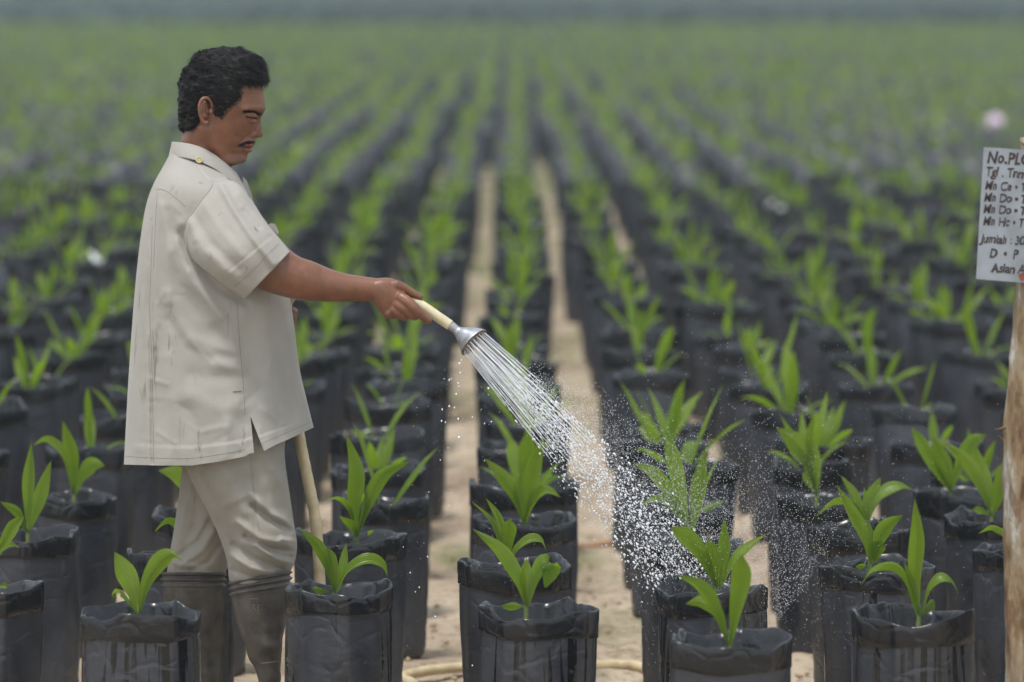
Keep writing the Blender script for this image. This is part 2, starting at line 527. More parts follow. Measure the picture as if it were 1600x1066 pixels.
# ------------------------------------------------------------------ grow bags
def bag_meshes(seed, R=0.118, H=0.40, n=56, wet=BAG_DRY, shrink=1.0, rot=0.0, square=2.7):
    """returns (wall, rim, soil) meshes; a polythene bag with its mouth folded over"""
    r = np.random.default_rng(seed)
    ph = np.linspace(0, 2 * math.pi, n, endpoint=False)
    e = 2 / square
    cx = np.sign(np.cos(ph)) * np.abs(np.cos(ph)) ** e
    sy = np.sign(np.sin(ph)) * np.abs(np.sin(ph)) ** e
    rr0 = np.hypot(cx, sy) ** 0.35
    amps = [(k, r.normal() * 0.016 / (k ** 0.6), r.uniform(0, 6.28), r.normal() * 1.2) for k in (2, 3, 4, 7, 11)]
    ncor = int(r.integers(6, 9))
    cor = np.sort((np.arange(ncor) + r.uniform(-0.3, 0.3, ncor)) * 2 * math.pi / ncor + r.uniform(0, 1))
    cr_ = r.uniform(0.97, 1.07, ncor)
    # the mouth is a polygon of straight stretches between pinched corners
    pa = np.concatenate([cor - 2 * math.pi, cor, cor + 2 * math.pi]); pr_ = np.tile(cr_, 3)
    ix = np.searchsorted(pa, ph) - 1
    a0_, a1_, r0_, r1_ = pa[ix], pa[ix + 1], pr_[ix], pr_[ix + 1]
    poly = r0_ * r1_ * np.sin(a1_ - a0_) / (r0_ * np.sin(ph - a0_) + r1_ * np.sin(a1_ - ph))
    poly = poly / poly.mean()
    tilt = r.normal(size=2) * 0.008
    def radius(z, top):
        t = z / H
        q = R * rr0 * (0.94 + 0.08 * math.sin(min(1, t * 1.15) * math.pi * 0.75) + 0.0)
        kp = 0.15 + 0.85 * max(0, (t - 0.5) / 0.5) ** 0.8
        q = q * (1 + (poly - 1) * kp)
        for k, a, p0, tw in amps:
            am = a * (0.35 + 0.9 * max(0, t - 0.45))
            q = q * (1 + am * np.sin(k * ph + p0 + tw * t))
        # horizontal slumping creases low on the wall
        q = q + 0.0025 * np.sin(z * 95 + 1.5 * np.sin(ph * 2 + seed) + seed) * max(0, 0.55 - t) + 0.0016 * np.sin(z * 210 + 2 * np.sin(3 * ph + seed)) * max(0, 0.5 - t)
        return q
    def ring(q, z):
        return np.stack([q * np.cos(ph) + tilt[0] * z, q * np.sin(ph) + tilt[1] * z, np.broadcast_to(z, q.shape)], -1)
    lipw = 0.007 * np.sin(2 * ph + r.uniform(0, 6)) + 0.0045 * np.sin(3 * ph + r.uniform(0, 6)) + 0.003 * np.sin(7 * ph + r.uniform(0, 6))
    peak = np.zeros(n)
    for _ in range(5):
        c = r.uniform(0, 6.28)
        d = np.abs((ph - c + math.pi) % (2 * math.pi) - math.pi)
        peak += r.uniform(0.25, 1) * 0.009 * np.exp(-(d / 0.10) ** 2)
    # wall
    zs = np.concatenate([[0.0, 0.012], np.linspace(0.03, H - 0.05, 22)])
    V = []
    for i, z in enumerate(zs):
        q = radius(z, False) * (0.90 if i == 0 else 1)
        V.append(ring(q, z))
    zt = H - 0.02
    V.append(ring(radius(zt, True), zt))
    V = np.array(V).reshape(-1, 3)
    wall = mesh_data('bag_wall', V, grid_faces(len(zs) + 1, n, cap0=True), mats=[wet])
    # rim: from inside the mouth up over the lip and down outside as a folded cuff
    cuff = 0.050 + 0.006 * np.sin(ph + seed) + 0.004 * np.sin(3 * ph + seed)
    seq = [(-0.036, -0.085), (-0.016, -0.045), (-0.007, -0.012), (-0.003, -0.001), (0.0, 0.0005), (0.0012, 0.0),
           (0.0022, -0.003), (0.0026, -0.018), (0.0020, -0.036), (0.0026, -1), (0.0008, -1.012)]
    V = []
    for off, dz in seq:
        z = H + dz if dz > -0.5 else H - 0.05
        q = radius(min(z, H), True)
        if dz <= -0.5:
            zz = H - cuff * (-dz)
        else:
            zz = H + dz + (lipw + peak) * max(0, 1 + dz / 0.06)
        inner = 0.6 if off < 0 else 1
        foldin = peak * (0.25 if off > 0 else -0.8)
        V.append(np.stack([(q + off + foldin) * np.cos(ph) + tilt[0] * H, (q + off + foldin) * np.sin(ph) + tilt[1] * H, zz], -1))
    V = np.array(V).reshape(-1, 3)
    rim = mesh_data('bag_rim', V, grid_faces(len(seq), n), mats=[RIM if wet is not BAG_WET else RIM])
    # soil
    V = [(0, 0, H - 0.045)]
    Fs = []
    kr = [0.35, 0.7, 1.0]
    for i, k in enumerate(kr):
        q = (radius(H - 0.05, True) - 0.016) * k
        z = H - 0.055 + 0.010 * (1 - k) + 0.004 * np.sin(5 * ph * (i + 1) + seed)
        V += [tuple(v) for v in np.stack([q * np.cos(ph) + tilt[0] * H, q * np.sin(ph) + tilt[1] * H, z], -1)]
    for j in range(n):
        Fs.append((0, 1 + j, 1 + (j + 1) % n))
    Fs += [tuple(1 + a for a in f) for f in grid_faces(3, n)]
    soil = mesh_data('bag_soil', V, Fs, mats=[SOIL])
    return wall, rim, soil

# ------------------------------------------------------------------ palm leaves
def leaf_geo(spine, width, side0, n=13, fold=0.25, pleat=0.055, shape='lance', roll=0.0, cup=0.0, across=13):
    """spine: points from base to tip; side0: preferred across direction. returns V, F, UV"""
    C = catmull(spine, n)
    T = np.gradient(C, axis=0)
    T /= np.linalg.norm(T, axis=1)[:, None] + 1e-9
    v = np.linspace(0, 1, n)
    if shape == 'lance':
        w = np.clip(0.10 + 0.95 * np.sin(np.clip(v / 0.80, 0, 1) ** 1.15 * math.pi / 2) , 0, 1) * np.clip(1 - np.clip((v - 0.42) / 0.58, 0, 1) ** 1.7, 0.0, 1)
    elif shape == 'blunt':
        w = np.clip(0.10 + 0.95 * np.sin(np.clip(v / 0.85, 0, 1) * math.pi / 2), 0, 1) * np.clip(1 - np.clip((v - 0.72) / 0.28, 0, 1) ** 2.2, 0.12, 1)
    else:
        w = np.clip(0.25 + 0.8 * np.sin(v ** 0.8 * math.pi), 0, 1) * (1 - v ** 5)
    w = w / w.max()
    u = np.linspace(-1, 1, across)
    V, UV = [], []
    s0 = np.asarray(side0, float)
    for i in range(n):
        t = T[i]
        s = s0 - t * (s0 @ t)
        s /= np.linalg.norm(s) + 1e-9
        nn = np.cross(s, t)
        a = roll * v[i]
        s2 = s * math.cos(a) + nn * math.sin(a)
        n2 = np.cross(s2, t)
        hw = width / 2 * w[i]
        for j, uu in enumerate(u):
            zf = fold * abs(uu) * hw * (1.35 - 0.9 * v[i]) + cup * uu * uu * hw
            zp = pleat * hw * (1 if j % 2 else -1) * (1 - 0.6 * abs(uu))
            V.append(C[i] + s2 * hw * uu * math.sqrt(max(0.2, 1 - (fold * 0.7) ** 2)) + n2 * (zf + zp))
            UV.append((uu * 0.5 + 0.5, v[i]))
    return np.array(V), grid_faces(n, across, closed=False), UV
def stem_geo(base, top, r0=0.007, r1=0.004, m=7):
    base, top = np.asarray(base, float), np.asarray(top, float)
    V = []
    for t in (0, 0.5, 1):
        c = base + (top - base) * t
        r = r0 + (r1 - r0) * t
        V += [(c[0] + r * math.cos(a), c[1] + r * math.sin(a), c[2]) for a in np.linspace(0, 6.283, m, endpoint=False)]
    return np.array(V), grid_faces(3, m)
STEM = mat_simple('palm_stem', (0.16, 0.22, 0.06), 0.5, var=0.3, scale=60)

def plant_proto(seed, low=False):
    """list of leaf meshes around the origin (soil level)"""
    r = random.Random(seed)
    nl = r.choice([3, 4, 4, 5, 5])
    a0 = r.uniform(0, 6.28)
    out = []
    allV, allF, allU = [], [], []
    for i in range(nl):
        az = a0 + i * (math.pi + 0.5) + r.uniform(-0.35, 0.35)
        age = i / max(1, nl - 1)           # 0 youngest, upright
        L = r.uniform(0.17, 0.25) * (1.08 - 0.25 * age)
        el = math.radians(r.uniform(76, 88) - 24 * age - r.uniform(0, 8))
        droop = r.uniform(0.1, 0.4) + 0.95 * age * r.uniform(0.4, 1.1)
        pts = []
        p = np.array([0.004 * math.cos(az), 0.004 * math.sin(az), 0.0])
        ns = 5
        for k in range(ns + 1):
            pts.append(p.copy())
            e = el - droop * (k / ns) ** 1.4 * 1.3
            p = p + L / ns * np.array([math.cos(e) * math.cos(az), math.cos(e) * math.sin(az), math.sin(e)])
        side = (-math.sin(az), math.cos(az), r.uniform(-0.2, 0.2))
        V, Fc, UV = leaf_geo(pts, r.uniform(0.026, 0.046), side, n=6 if low else 12, across=3 if low else 9,
                             fold=r.uniform(0.3, 0.75), pleat=0 if low else 0.05, roll=r.uniform(-0.6, 0.6),
                             shape='lance' if r.random() < 0.75 else 'blunt')
        out.append(mesh_data('leaf', V, Fc, UV, mats=[LEAF]))
        o = sum(len(x) for x in allV)
        allF += [tuple(a + o for a in f) for f in Fc]
        allV.append(V); allU += list(UV)
    joined = mesh_data('foliage', np.vstack(allV), allF, allU, mats=[LEAF])
    return out, joined, (np.vstack(allV), allF)

GROUP = 'black bags with palm seedlings'
def seedling(loc, label, bag, leaves, rz=0, name='potted_palm_seedling', scale=1.0, lrz=0, joined=False, lscale=1.0, h=0.40):
    t = thing(name, label, 'potted seedling', loc, GROUP)
    t.scale = (scale, scale, scale)
    w = ob('grow_bag', bag[0], t, rz=rz)
    ob('folded_rim', bag[1], w)
    s = ob('soil', bag[2], t, rz=rz)
    for me in leaves:
        l = ob('foliage' if joined else 'leaf', me, t, (0, 0, h - 0.05), rz=lrz)
        if lscale != 1.0: l.scale = (lscale,) * 3
    return t

# explicit front bags:  key: (rim x, rim y, width px, wetness, rot, label)
BAGS = {
 'A': (220, 956, 190, 'wet', 0.3, 'wet black bag with drip streaks before the rear boot, seedling with two broad leaves'),
 'B': (527, 918, 170, 'damp', 0.9, 'bag right of the front boot with the hose end behind it, one leaf arching right'),
 'C': (838, 951, 182, 'wet', 0.1, 'nearest bag of the centre column with dark drips, seedling with one long leaf leaning left'),
 'D': (1135, 998, 200, 'dry', 0.6, 'lowest bag at the bottom edge under the spray, seedling with one broad folded leaf'),
 'E': (1427, 958, 188, 'wet', 0.2, 'bag beside the wooden post with a very tall upright leaf and two drooping side leaves'),
 'F': (-28, 916, 178, 'dry', 1.1, 'bag cut by the left edge of the photo, smooth grey wall, in the front row'),
 'G': (44, 832, 166, 'dry', 0.5, 'bag near the left edge with upright pointed leaves, standing behind the edge bag'),
 'H': (287, 864, 166, 'dry', 1.3, 'bag mostly hidden behind the rubber boots'),
 'I': (312, 801, 150, 'dry', 0.4, 'bag behind the trouser legs with its rim showing left of them'),
 'J': (548, 838, 168, 'dry', 0.7, 'bag behind the hose with the tallest upright leaf right of the trousers'),
 'K': (811, 880, 174, 'dry', 1.0, 'second bag of the centre column, seedling with four leaves and a drooping tip'),
 'L': (815, 812, 156, 'dry', 0.2, 'third bag of the centre column, seedling with a long leaf leaning left'),
 'M': (818, 756, 170, 'dry', 0.8, 'fourth bag of the centre column, wide open crumpled rim'),
 'O': (1118, 918, 174, 'damp', 1.2, 'bag taking the heaviest spray, seedling with a blunt leaf leaning left'),
 'P': (1374, 884, 170, 'damp', 0.5, 'second bag of the column by the post, small broad leaf at the soil'),
 'Q': (1078, 848, 158, 'damp', 0.1, 'bag within the falling drops with two tall straight leaves'),
 'R': (1282, 777, 142, 'dry', 0.9, 'bag with one very broad leaf leaning left, right of the spray'),
 'S': (1342, 824, 146, 'dry', 0.4, 'third bag of the column by the post, seedling with leaves arching both ways'),
 'T': (1497, 768, 142, 'dry', 1.3, 'bag left of the post with a fan of three long leaves'),
 'U': (1556, 806, 150, 'dry', 0.2, 'bag half hidden by the post with broad pointed leaves'),
 'V': (1600, 856, 154, 'dry', 0.7, 'tall bag wall seen just left of the post with one short curled leaf'),
 'Z': (118, 777, 130, 'dry', 0.6, 'crumpled bag at left, third from the bottom edge, with a leaf arching right'),
 'AA': (600, 779, 140, 'dry', 0.3, 'bag behind the tall leafed one, right of the hose'),
 'X': (1262, 722, 128, 'dry', 1.0, 'blurred bag behind the broad leafed one'),
}
# leaves in photo pixels: (points base..tip, widest width px, edge-on amount 0..1, shape)
LV = {
 'A': [([(216, 962), (206, 920), (192, 888), (179, 862)], 38, 0, 'lance'), ([(218, 960), (228, 915), (247, 882), (266, 868), (285, 876)], 27, .2, 'lance'),
       ([(213, 958), (202, 938), (188, 922), (177, 928), (180, 940)], 17, .3, 'lance')],
 'B': [([(523, 927), (514, 885), (497, 852), (467, 826)], 19, .2, 'lance'), ([(524, 926), (521, 890), (513, 857)], 24, .1, 'blunt'),
       ([(527, 925), (534, 885), (541, 848)], 13, .3, 'lance'), ([(529, 925), (543, 895), (573, 878), (596, 884), (606, 903)], 18, .35, 'lance'),
       ([(515, 924), (500, 921), (488, 920)], 8, .5, 'lance')],
 'C': [([(822, 948), (810, 905), (782, 860), (738, 826)], 24, .1, 'lance'), ([(823, 948), (822, 905), (823, 872)], 24, 0, 'lance'),
       ([(825, 948), (834, 905), (848, 880), (862, 884), (852, 918)], 33, .1, 'blunt'), ([(818, 948), (800, 946), (782, 947)], 9, .5, 'lance'),
       ([(822, 948), (816, 910), (819, 878)], 8, .4, 'lance')],
 'K': [([(790, 888), (780, 850), (764, 812), (736, 783)], 13, .3, 'lance'), ([(790, 888), (786, 845), (775, 806), (759, 778)], 15, .3, 'lance'),
       ([(792, 888), (792, 845), (797, 812)], 31, 0, 'blunt'), ([(796, 888), (806, 862), (828, 845), (845, 846), (854, 862)], 15, .4, 'lance')],
 'L': [([(819, 820), (806, 775), (786, 745), (757, 716)], 26, .1, 'lance'), ([(818, 820), (810, 775), (812, 742)], 13, .3, 'lance'),
       ([(820, 820), (826, 775), (836, 725), (850, 680)], 27, .1, 'lance'), ([(822, 820), (834, 790), (852, 770), (877, 778)], 20, .3, 'lance')],
 'D': [([(1141, 1008), (1149, 950), (1157, 905), (1159, 868)], 33, .1, 'blunt'), ([(1137, 1008), (1122, 962), (1097, 918), (1058, 899)], 22, .2, 'lance'),
       ([(1137, 1006), (1120, 960), (1095, 940), (1071, 944)], 24, .2, 'lance')],
 'O': [([(1119, 918), (1100, 875), (1078, 845), (1049, 824)], 30, .1, 'blunt'), ([(1121, 918), (1110, 880), (1107, 843)], 32, 0, 'blunt'),
       ([(1124, 918), (1130, 865), (1132, 810)], 21, .1, 'lance'), ([(1126, 918), (1142, 875), (1165, 853), (1198, 834)], 20, .25, 'lance')],
 'Q': [([(1076, 835), (1062, 770), (1048, 710), (1040, 668)], 29, .1, 'lance'), ([(1080, 835), (1090, 770), (1103, 700)], 27, .1, 'lance'),
       ([(1074, 835), (1052, 800), (1028, 783), (998, 790)], 20, .3, 'lance'), ([(1074, 835), (1050, 780), (1020, 740), (990, 724)], 22, .2, 'lance')],
 'E': [([(1436, 962), (1431, 900), (1434, 840), (1429, 778)], 30, 0, 'lance'), ([(1432, 960), (1420, 905), (1395, 880), (1362, 888), (1344, 917)], 20, .25, 'lance'),
       ([(1440, 960), (1449, 920), (1468, 900), (1487, 906), (1498, 930)], 15, .4, 'lance'), ([(1440, 962), (1448, 950), (1460, 940)], 18, .1, 'blunt'),
       ([(1432, 958), (1424, 915), (1413, 878)], 9, .4, 'lance')],
 'P': [([(1359, 882), (1350, 840), (1330, 800), (1307, 758)], 20, .2, 'lance'), ([(1364, 882), (1371, 850), (1386, 822), (1411, 805)], 28, .05, 'lance'),
       ([(1368, 880), (1370, 862), (1376, 846)], 26, 0, 'blunt'), ([(1354, 884), (1345, 884), (1336, 886)], 8, .4, 'lance'), ([(1361, 880), (1359, 840), (1357, 812)], 9, .3, 'lance')],
 'S': [([(1351, 826), (1335, 795), (1305, 788), (1273, 808)], 17, .35, 'lance'), ([(1353, 826), (1362, 785), (1385, 762), (1408, 757), (1429, 767)], 20, .3, 'lance'),
       ([(1352, 826), (1358, 785), (1376, 745)], 26, .1, 'lance'), ([(1350, 826), (1336, 780), (1313, 742)], 14, .3, 'lance'), ([(1352, 826), (1352, 790), (1350, 760)], 9, .3, 'lance')],
 'U': [([(1550, 806), (1535, 760), (1512, 720), (1474, 690)], 24, .1, 'lance'), ([(1550, 806), (1540, 750), (1522, 692)], 20, .1, 'lance'),
       ([(1552, 806), (1562, 765), (1570, 720)], 24, .1, 'lance'), ([(1548, 806), (1530, 798), (1519, 797)], 9, .4, 'lance')],
 'T': [([(1485, 768), (1478, 730), (1458, 683)], 26, .1, 'lance'), ([(1486, 768), (1500, 725), (1520, 690), (1542, 680)], 22, .2, 'lance'),
       ([(1484, 768), (1465, 735), (1440, 690), (1424, 668)], 22, .1, 'lance'), ([(1484, 768), (1470, 730), (1456, 724)], 12, .3, 'lance')],
 'R': [([(1276, 774), (1270, 725), (1248, 695), (1213, 668)], 46, 0, 'lance'), ([(1274, 772), (1262, 748), (1254, 738)], 16, .2, 'lance'),
       ([(1276, 772), (1262, 700), (1272, 646)], 13, .3, 'lance'), ([(1276, 772), (1250, 700), (1219, 648)], 12, .3, 'lance')],
 'G': [([(43, 832), (45, 760), (49, 692)], 21, .1, 'lance'), ([(45, 832), (60, 780), (80, 719)], 26, .05, 'lance'), ([(41, 830), (28, 800), (0, 784)], 11, .4, 'lance'),
       ([(42, 832), (36, 815), (22, 805)], 9, .4, 'lance')],
 'Z': [([(115, 772), (112, 715), (98, 657)], 27, 0, 'lance'), ([(113, 772), (98, 715), (75, 690), (52, 696)], 17, .3, 'lance'),
       ([(118, 772), (126, 742), (142, 726), (164, 728)], 25, .2, 'lance')],
 'F': [([(-14, 872), (6, 845), (22, 820), (38, 808)], 20, .2, 'lance'), ([(-12, 890), (4, 862), (18, 853), (31, 856)], 15, .3, 'lance'),
       ([(-14, 880), (-20, 820), (-16, 780)], 24, .1, 'lance'), ([(-6, 916), (8, 914), (14, 917)], 8, .4, 'lance')],
 'H': [([(300, 868), (282, 835), (262, 818), (240, 832)], 20, .3, 'lance'), ([(302, 868), (312, 820), (318, 780)], 22, .1, 'lance')],
 'I': [([(308, 804), (297, 765), (276, 742), (247, 735)], 27, .2, 'lance'), ([(310, 804), (322, 760), (340, 740)], 24, .1, 'lance')],
 'J': [([(557, 840), (553, 790), (556, 735), (541, 678)], 30, 0, 'lance'), ([(559, 838), (576, 785), (600, 742), (640, 722)], 23, .15, 'lance'),
       ([(555, 836), (545, 800), (527, 781), (504, 783)], 13, .35, 'lance'), ([(555, 838), (548, 822), (530, 806)], 15, .2, 'lance'),
       ([(559, 838), (570, 795), (573, 756)], 10, .3, 'lance'), ([(575, 838), (582, 828)], 7, .3, 'lance')],
 'V': [([(1600, 850), (1582, 836), (1552, 822), (1528, 834)], 14, .35, 'lance'), ([(1604, 850), (1612, 800), (1610, 760)], 24, .1, 'lance')],
}
MATS = {'wet': BAG_WET, 'damp': BAG_SPR, 'dry': BAG_DRY}
def explicit_seedling(key, i):
    x, y, wpx, wet, rot, label = BAGS[key]
    c = PZ(x, y, 0.40)
    R = wpx / (F / c[1]) / 2 * 0.985
    bag = bag_meshes(100 + i, R=R / 1.03, wet=MATS[wet], n=72)
    t = thing('potted_palm_seedling', label, 'potted seedling', (c[0], c[1], 0), GROUP)
    w = ob('grow_bag', bag[0], t, rz=rot)
    ob('folded_rim', bag[1], w)
    ob('soil', bag[2], t, rz=rot)
    r = random.Random(i)
    if key not in LV:
        for me in plant_proto(900 + i)[0]:
            ob('leaf', me, t, (0, 0, 0.35))
        return
    base0 = None
    for (pts, wp, edge, shape) in LV[key]:
        dd = r.uniform(-0.05, 0.05)
        n = len(pts)
        W = []
        for k, (px, py) in enumerate(pts):
            W.append(P(px, py, c[1] - 0.01 + dd * (k / (n - 1)) ** 1.3))
        W = np.array(W) - np.array([c[0], c[1], 0])
        if base0 is None: base0 = W[0].copy()
        width = wp * c[1] / F / max(0.35, (1 - edge))
        T = W[-1] - W[0]
        T /= np.linalg.norm(T)
        inpl = np.cross(T, (0, 1, 0))
        ang = edge * 1.25 * (1 if r.random() < 0.5 else -1)
        side = inpl * math.cos(ang) + np.array([0, 1, 0]) * math.sin(ang)
        if edge > 0.2 and n > 3:
            side = np.array([0.0, 1.0, 0.0]) * math.sin(abs(ang) + 0.5) + inpl * math.cos(abs(ang) + 0.5)
            # arching leaf: keep one across direction so that it twists like a ribbon
        V, Fc, UV = leaf_geo(W, width * 0.93, side, n=18, across=17, fold=r.uniform(0.35, 0.75) * (1 if r.random() < 0.6 else -1),
                             pleat=0.075, shape=shape, roll=r.uniform(-0.35, 0.35))
        mk('leaf', V, Fc, LEAF, t, UV)
    V, Fc = stem_geo((base0[0], base0[1] + 0.01, 0.345), (base0[0], base0[1] + 0.005, max(base0[2] + 0.02, 0.38)))
    mk('stem', V, Fc, STEM, t)
for i, k in enumerate(BAGS):
    explicit_seedling(k, i)
explicit_xy = [PZ(b[0], b[1], 0.40)[:2] for b in BAGS.values()]

BAG_PROTO = [bag_meshes(10 + i, R=0.117 + 0.005 * (i % 3 - 1), n=40) for i in range(9)]
PLANT_PROTO = [plant_proto(40 + i) for i in range(14)]
ORD = ['first', 'second', 'third', 'fourth', 'fifth', 'sixth', 'seventh', 'eighth', 'ninth', 'tenth', 'eleventh', 'twelfth', 'thirteenth',
       'fourteenth', 'fifteenth', 'sixteenth', 'seventeenth', 'eighteenth', 'nineteenth', 'twentieth', 'twenty-first', 'twenty-second',
       'twenty-third', 'twenty-fourth', 'twenty-fifth', 'twenty-sixth', 'twenty-seventh', 'twenty-eighth']
COLNAME = {0: 'the centre column behind the sprinkler rose', 1: 'the column just right of the spray', -1: 'the column right of the hose', -2: 'the column behind the man'}
for q_ in range(2, 13):
    COLNAME[q_] = f'the {ORD[q_ - 1]} column right of the spray'
for q_ in range(3, 14):
    COLNAME[-q_] = f'the {ORD[q_ - 3]} column left of the shirt'
cells = []
DX, DY, X0 = 0.396, 0.735, 0.035
START = {0: 12.2, 1: 11.05, 2: 12.0, 3: 11.75, -1: 11.85, -2: 10.85, -3: 12.35, -4: 10.5, 4: 10.5}
for ci in range(-46, 47):
    parity = (ci % 2)
    d0 = START.get(ci, 9.2 + (0 if parity == 0 else DY / 2))
    base = 12.2 if parity == 0 else 12.2 - DY / 2
    d = d0
    k = 0
    while d < 118:
        lim = 0.1143 * d
        x = X0 + ci * DX
        if abs(x) < 0.165 * d + 0.5:
            xx = x + random.gauss(0, 0.016 if d < 40 else 0.055) + 0.02 * math.sin(d * 0.35 + ci * 2.1)
            yy = d + random.gauss(0, 0.05)
            cells.append((yy, xx, ci, abs(x) < lim + 0.10))
        nxt = d + DY
        d = nxt
        k += 1
def clear_of_explicit(x, y):
    return all((x - e[0]) ** 2 + (y - e[1]) ** 2 > 0.27 ** 2 for e in explicit_xy)
def hidden_by_man(x, y):
    s = F / y
    px0, px1 = 800 + (x - 0.17) * s, 800 + (x + 0.17) * s
    yt = -35 + s * (CH - 0.66)
    yb = -35 + s * CH
    return px0 > 235 and px1 < 440 and yt > 300 and yb < 715
cells = [c for c in cells if clear_of_explicit(c[1], c[0])]
cells.sort()
n_ind = 0
count_col = {}
far_cells = []
n_explicit = len(BAGS)
gap = set()
for (y, x, ci, vis) in cells:
    if random.random() < 0.03 and y > 13:
        continue
    if any(g0 < y + 0.1 * math.sin(x) < g1 for g0, g1 in ((52, 53.8), (71, 74.5), (94, 99.5))):
        continue
    if vis and n_ind < 300 - n_explicit and not hidden_by_man(x, y) and y > 10:
        k = count_col.get(ci, 0)
        count_col[ci] = k + 1
        near = n_ind < 130
        bp = BAG_PROTO[random.randrange(len(BAG_PROTO))]
        pp = PLANT_PROTO[random.randrange(len(PLANT_PROTO))]
        cn = COLNAME.get(ci)
        if cn and k < 28:
            label = f'{ORD[k]} blurred seedling bag back in {cn}'
        elif cn:
            label = f'small soft palm seedling bag far back in {cn}'
        else:
            label = 'small blurred palm seedling bag in the outer columns at the %s edge of the photo' % ('left' if ci < 0 else 'right')
        t = seedling((x, y, 0), label, bp, pp[0] if near else [pp[1]], rz=random.uniform(0, 6.28), lrz=random.uniform(0, 6.28),
                     scale=random.uniform(0.93, 1.07), lscale=random.uniform(0.7, 1.08), joined=not near)
        t.rotation_euler = (random.gauss(0, 0.028), random.gauss(0, 0.028), 0)
        t.scale = (t.scale[0], t.scale[1], t.scale[0] * random.uniform(0.93, 1.07))
        n_ind += 1
    else:
        far_cells.append((x, y))

def far_mass():
    # low versions: bag = 9-sided shell, plant = arched blades
    n = 9
    ph = np.linspace(0, 6.2832, n, endpoint=False)
    bagV = np.concatenate([np.stack([r * np.cos(ph), r * np.sin(ph), np.full(n, z)], -1) for r, z in ((0.112, 0), (0.119, 0.3), (0.122, 0.40), (0.10, 0.35))])
    bagF = np.array(grid_faces(4, n), dtype=np.int64)
    plants = []
    for s in range(8):
        V, Fc = plant_proto(70 + s, low=True)[2]
        plants.append((V + np.array([0, 0, 0.35]), np.array(Fc, dtype=np.int64)))
    Vs, Fs, Ms = [], [], []
    off = 0
    for (x, y) in far_cells:
        a = random.uniform(0, 6.28)
        ca, sa = math.cos(a), math.sin(a)
        Rm = np.array([[ca, -sa, 0], [sa, ca, 0], [0, 0, 1]])
        sc = random.uniform(0.9, 1.1)
        pos = np.array([x, y, 0])
        Vs.append(bagV @ Rm.T * sc + pos); Fs.append(bagF + off); Ms.append(np.zeros(len(bagF), int)); off += len(bagV)
        pv, pf = plants[random.randrange(8)]
        g_ = min(1.0, max(0.0, (y - 26) / 25))
        k = np.array([0.9 + 0.3 * g_, 0.9 + 0.3 * g_, 1 + 0.2 * g_]) * random.uniform(0.7, 1.1)
        q = (pv - np.array([0, 0, 0.35])) * k + np.array([0, 0, 0.35])
        Vs.append(q @ Rm.T * sc + pos); Fs.append(pf + off); Ms.append(np.ones(len(pf), int)); off += len(pv)
    V = np.vstack(Vs); Fq = np.vstack(Fs)
    me = bpy.data.meshes.new('seedling_rows')
    me.vertices.add(len(V)); me.vertices.foreach_set('co', V.ravel())
    me.loops.add(Fq.size); me.loops.foreach_set('vertex_index', Fq.ravel().astype(np.int32))
    me.polygons.add(len(Fq))
    me.polygons.foreach_set('loop_start', np.arange(0, Fq.size, 4, dtype=np.int32))
    me.polygons.foreach_set('loop_total', np.full(len(Fq), 4, dtype=np.int32))
    me.polygons.foreach_set('use_smooth', np.ones(len(Fq), dtype=bool))
    me.materials.append(BAG_FAR); me.materials.append(LEAF_FAR)
    me.polygons.foreach_set('material_index', np.concatenate(Ms).astype(np.int32))
    me.update(calc_edges=True)
    o = ob('seedling_rows', me)
    tag(o, 'rows of palm seedlings in black bags running far back across the nursery', 'seedlings', kind='stuff')
    print('far cells', len(far_cells), 'individual', n_ind)
far_mass()

# ------------------------------------------------------------------ weeds
def weed(px, py, n, h, label, seed):
    r = random.Random(seed)
    c = PZ(px, py, 0)
    t = thing('weed', label, 'weed', tuple(c), 'small weeds on the sand')
    for i in range(n):
        a = r.uniform(0, 6.28)
        L = h * r.uniform(0.5, 1)
        pts = [(r.uniform(-.01, .01), r.uniform(-.01, .01), 0)]
        p = np.array(pts[0]); e = r.uniform(0.7, 1.45)
        for k in range(4):
            p = p + L / 4 * np.array([math.cos(e) * math.cos(a), math.cos(e) * math.sin(a), math.sin(e)])
            e -= r.uniform(0.05, 0.35)
            pts.append(tuple(p))
        V, Fc, UV = leaf_geo(pts, r.uniform(0.004, 0.010), (-math.sin(a), math.cos(a), 0), n=6, across=3, pleat=0)
        mk('blade', V, Fc, LEAF, t, UV)
weed(1262, 1012, 16, 0.10, 'low grass weed on the sand between the spray and the post column', 1)
weed(755, 1050, 5, 0.06, 'thin grass blades beside the hose on the sand', 2)
weed(170, 920, 8, 0.09, 'small weed beside the crumpled bag at left', 3)
weed(945, 960, 5, 0.04, 'tiny weed on the bare path below the spray', 4)
def grass_bits():
    V, Fc, U = [], [], []
    r = random.Random(5)
    for i in range(1500):
        y = 11 + 24 * r.random()
        ci = r.randint(-6, 6)
        x = X0 + (ci + 0.5) * DX + r.gauss(0, 0.07)
        if W1(np.array([[x * 0.7, y * 0.5, 0]]), 0.25)[0] < 0.3: continue
        a = r.uniform(0, 6.28); L = r.uniform(0.02, 0.06)
        o = len(V)
        w = 0.003
        V += [(x - w, y, 0), (x + w, y, 0), (x + L * .4 * math.cos(a), y + L * .4 * math.sin(a), L)]
        Fc.append((o, o + 1, o + 2))
    o = mk('grass', V, Fc, LEAF_FAR)
    tag(o, 'sparse short grass along the sandy strips between the bag columns', 'grass', kind='stuff')
grass_bits()

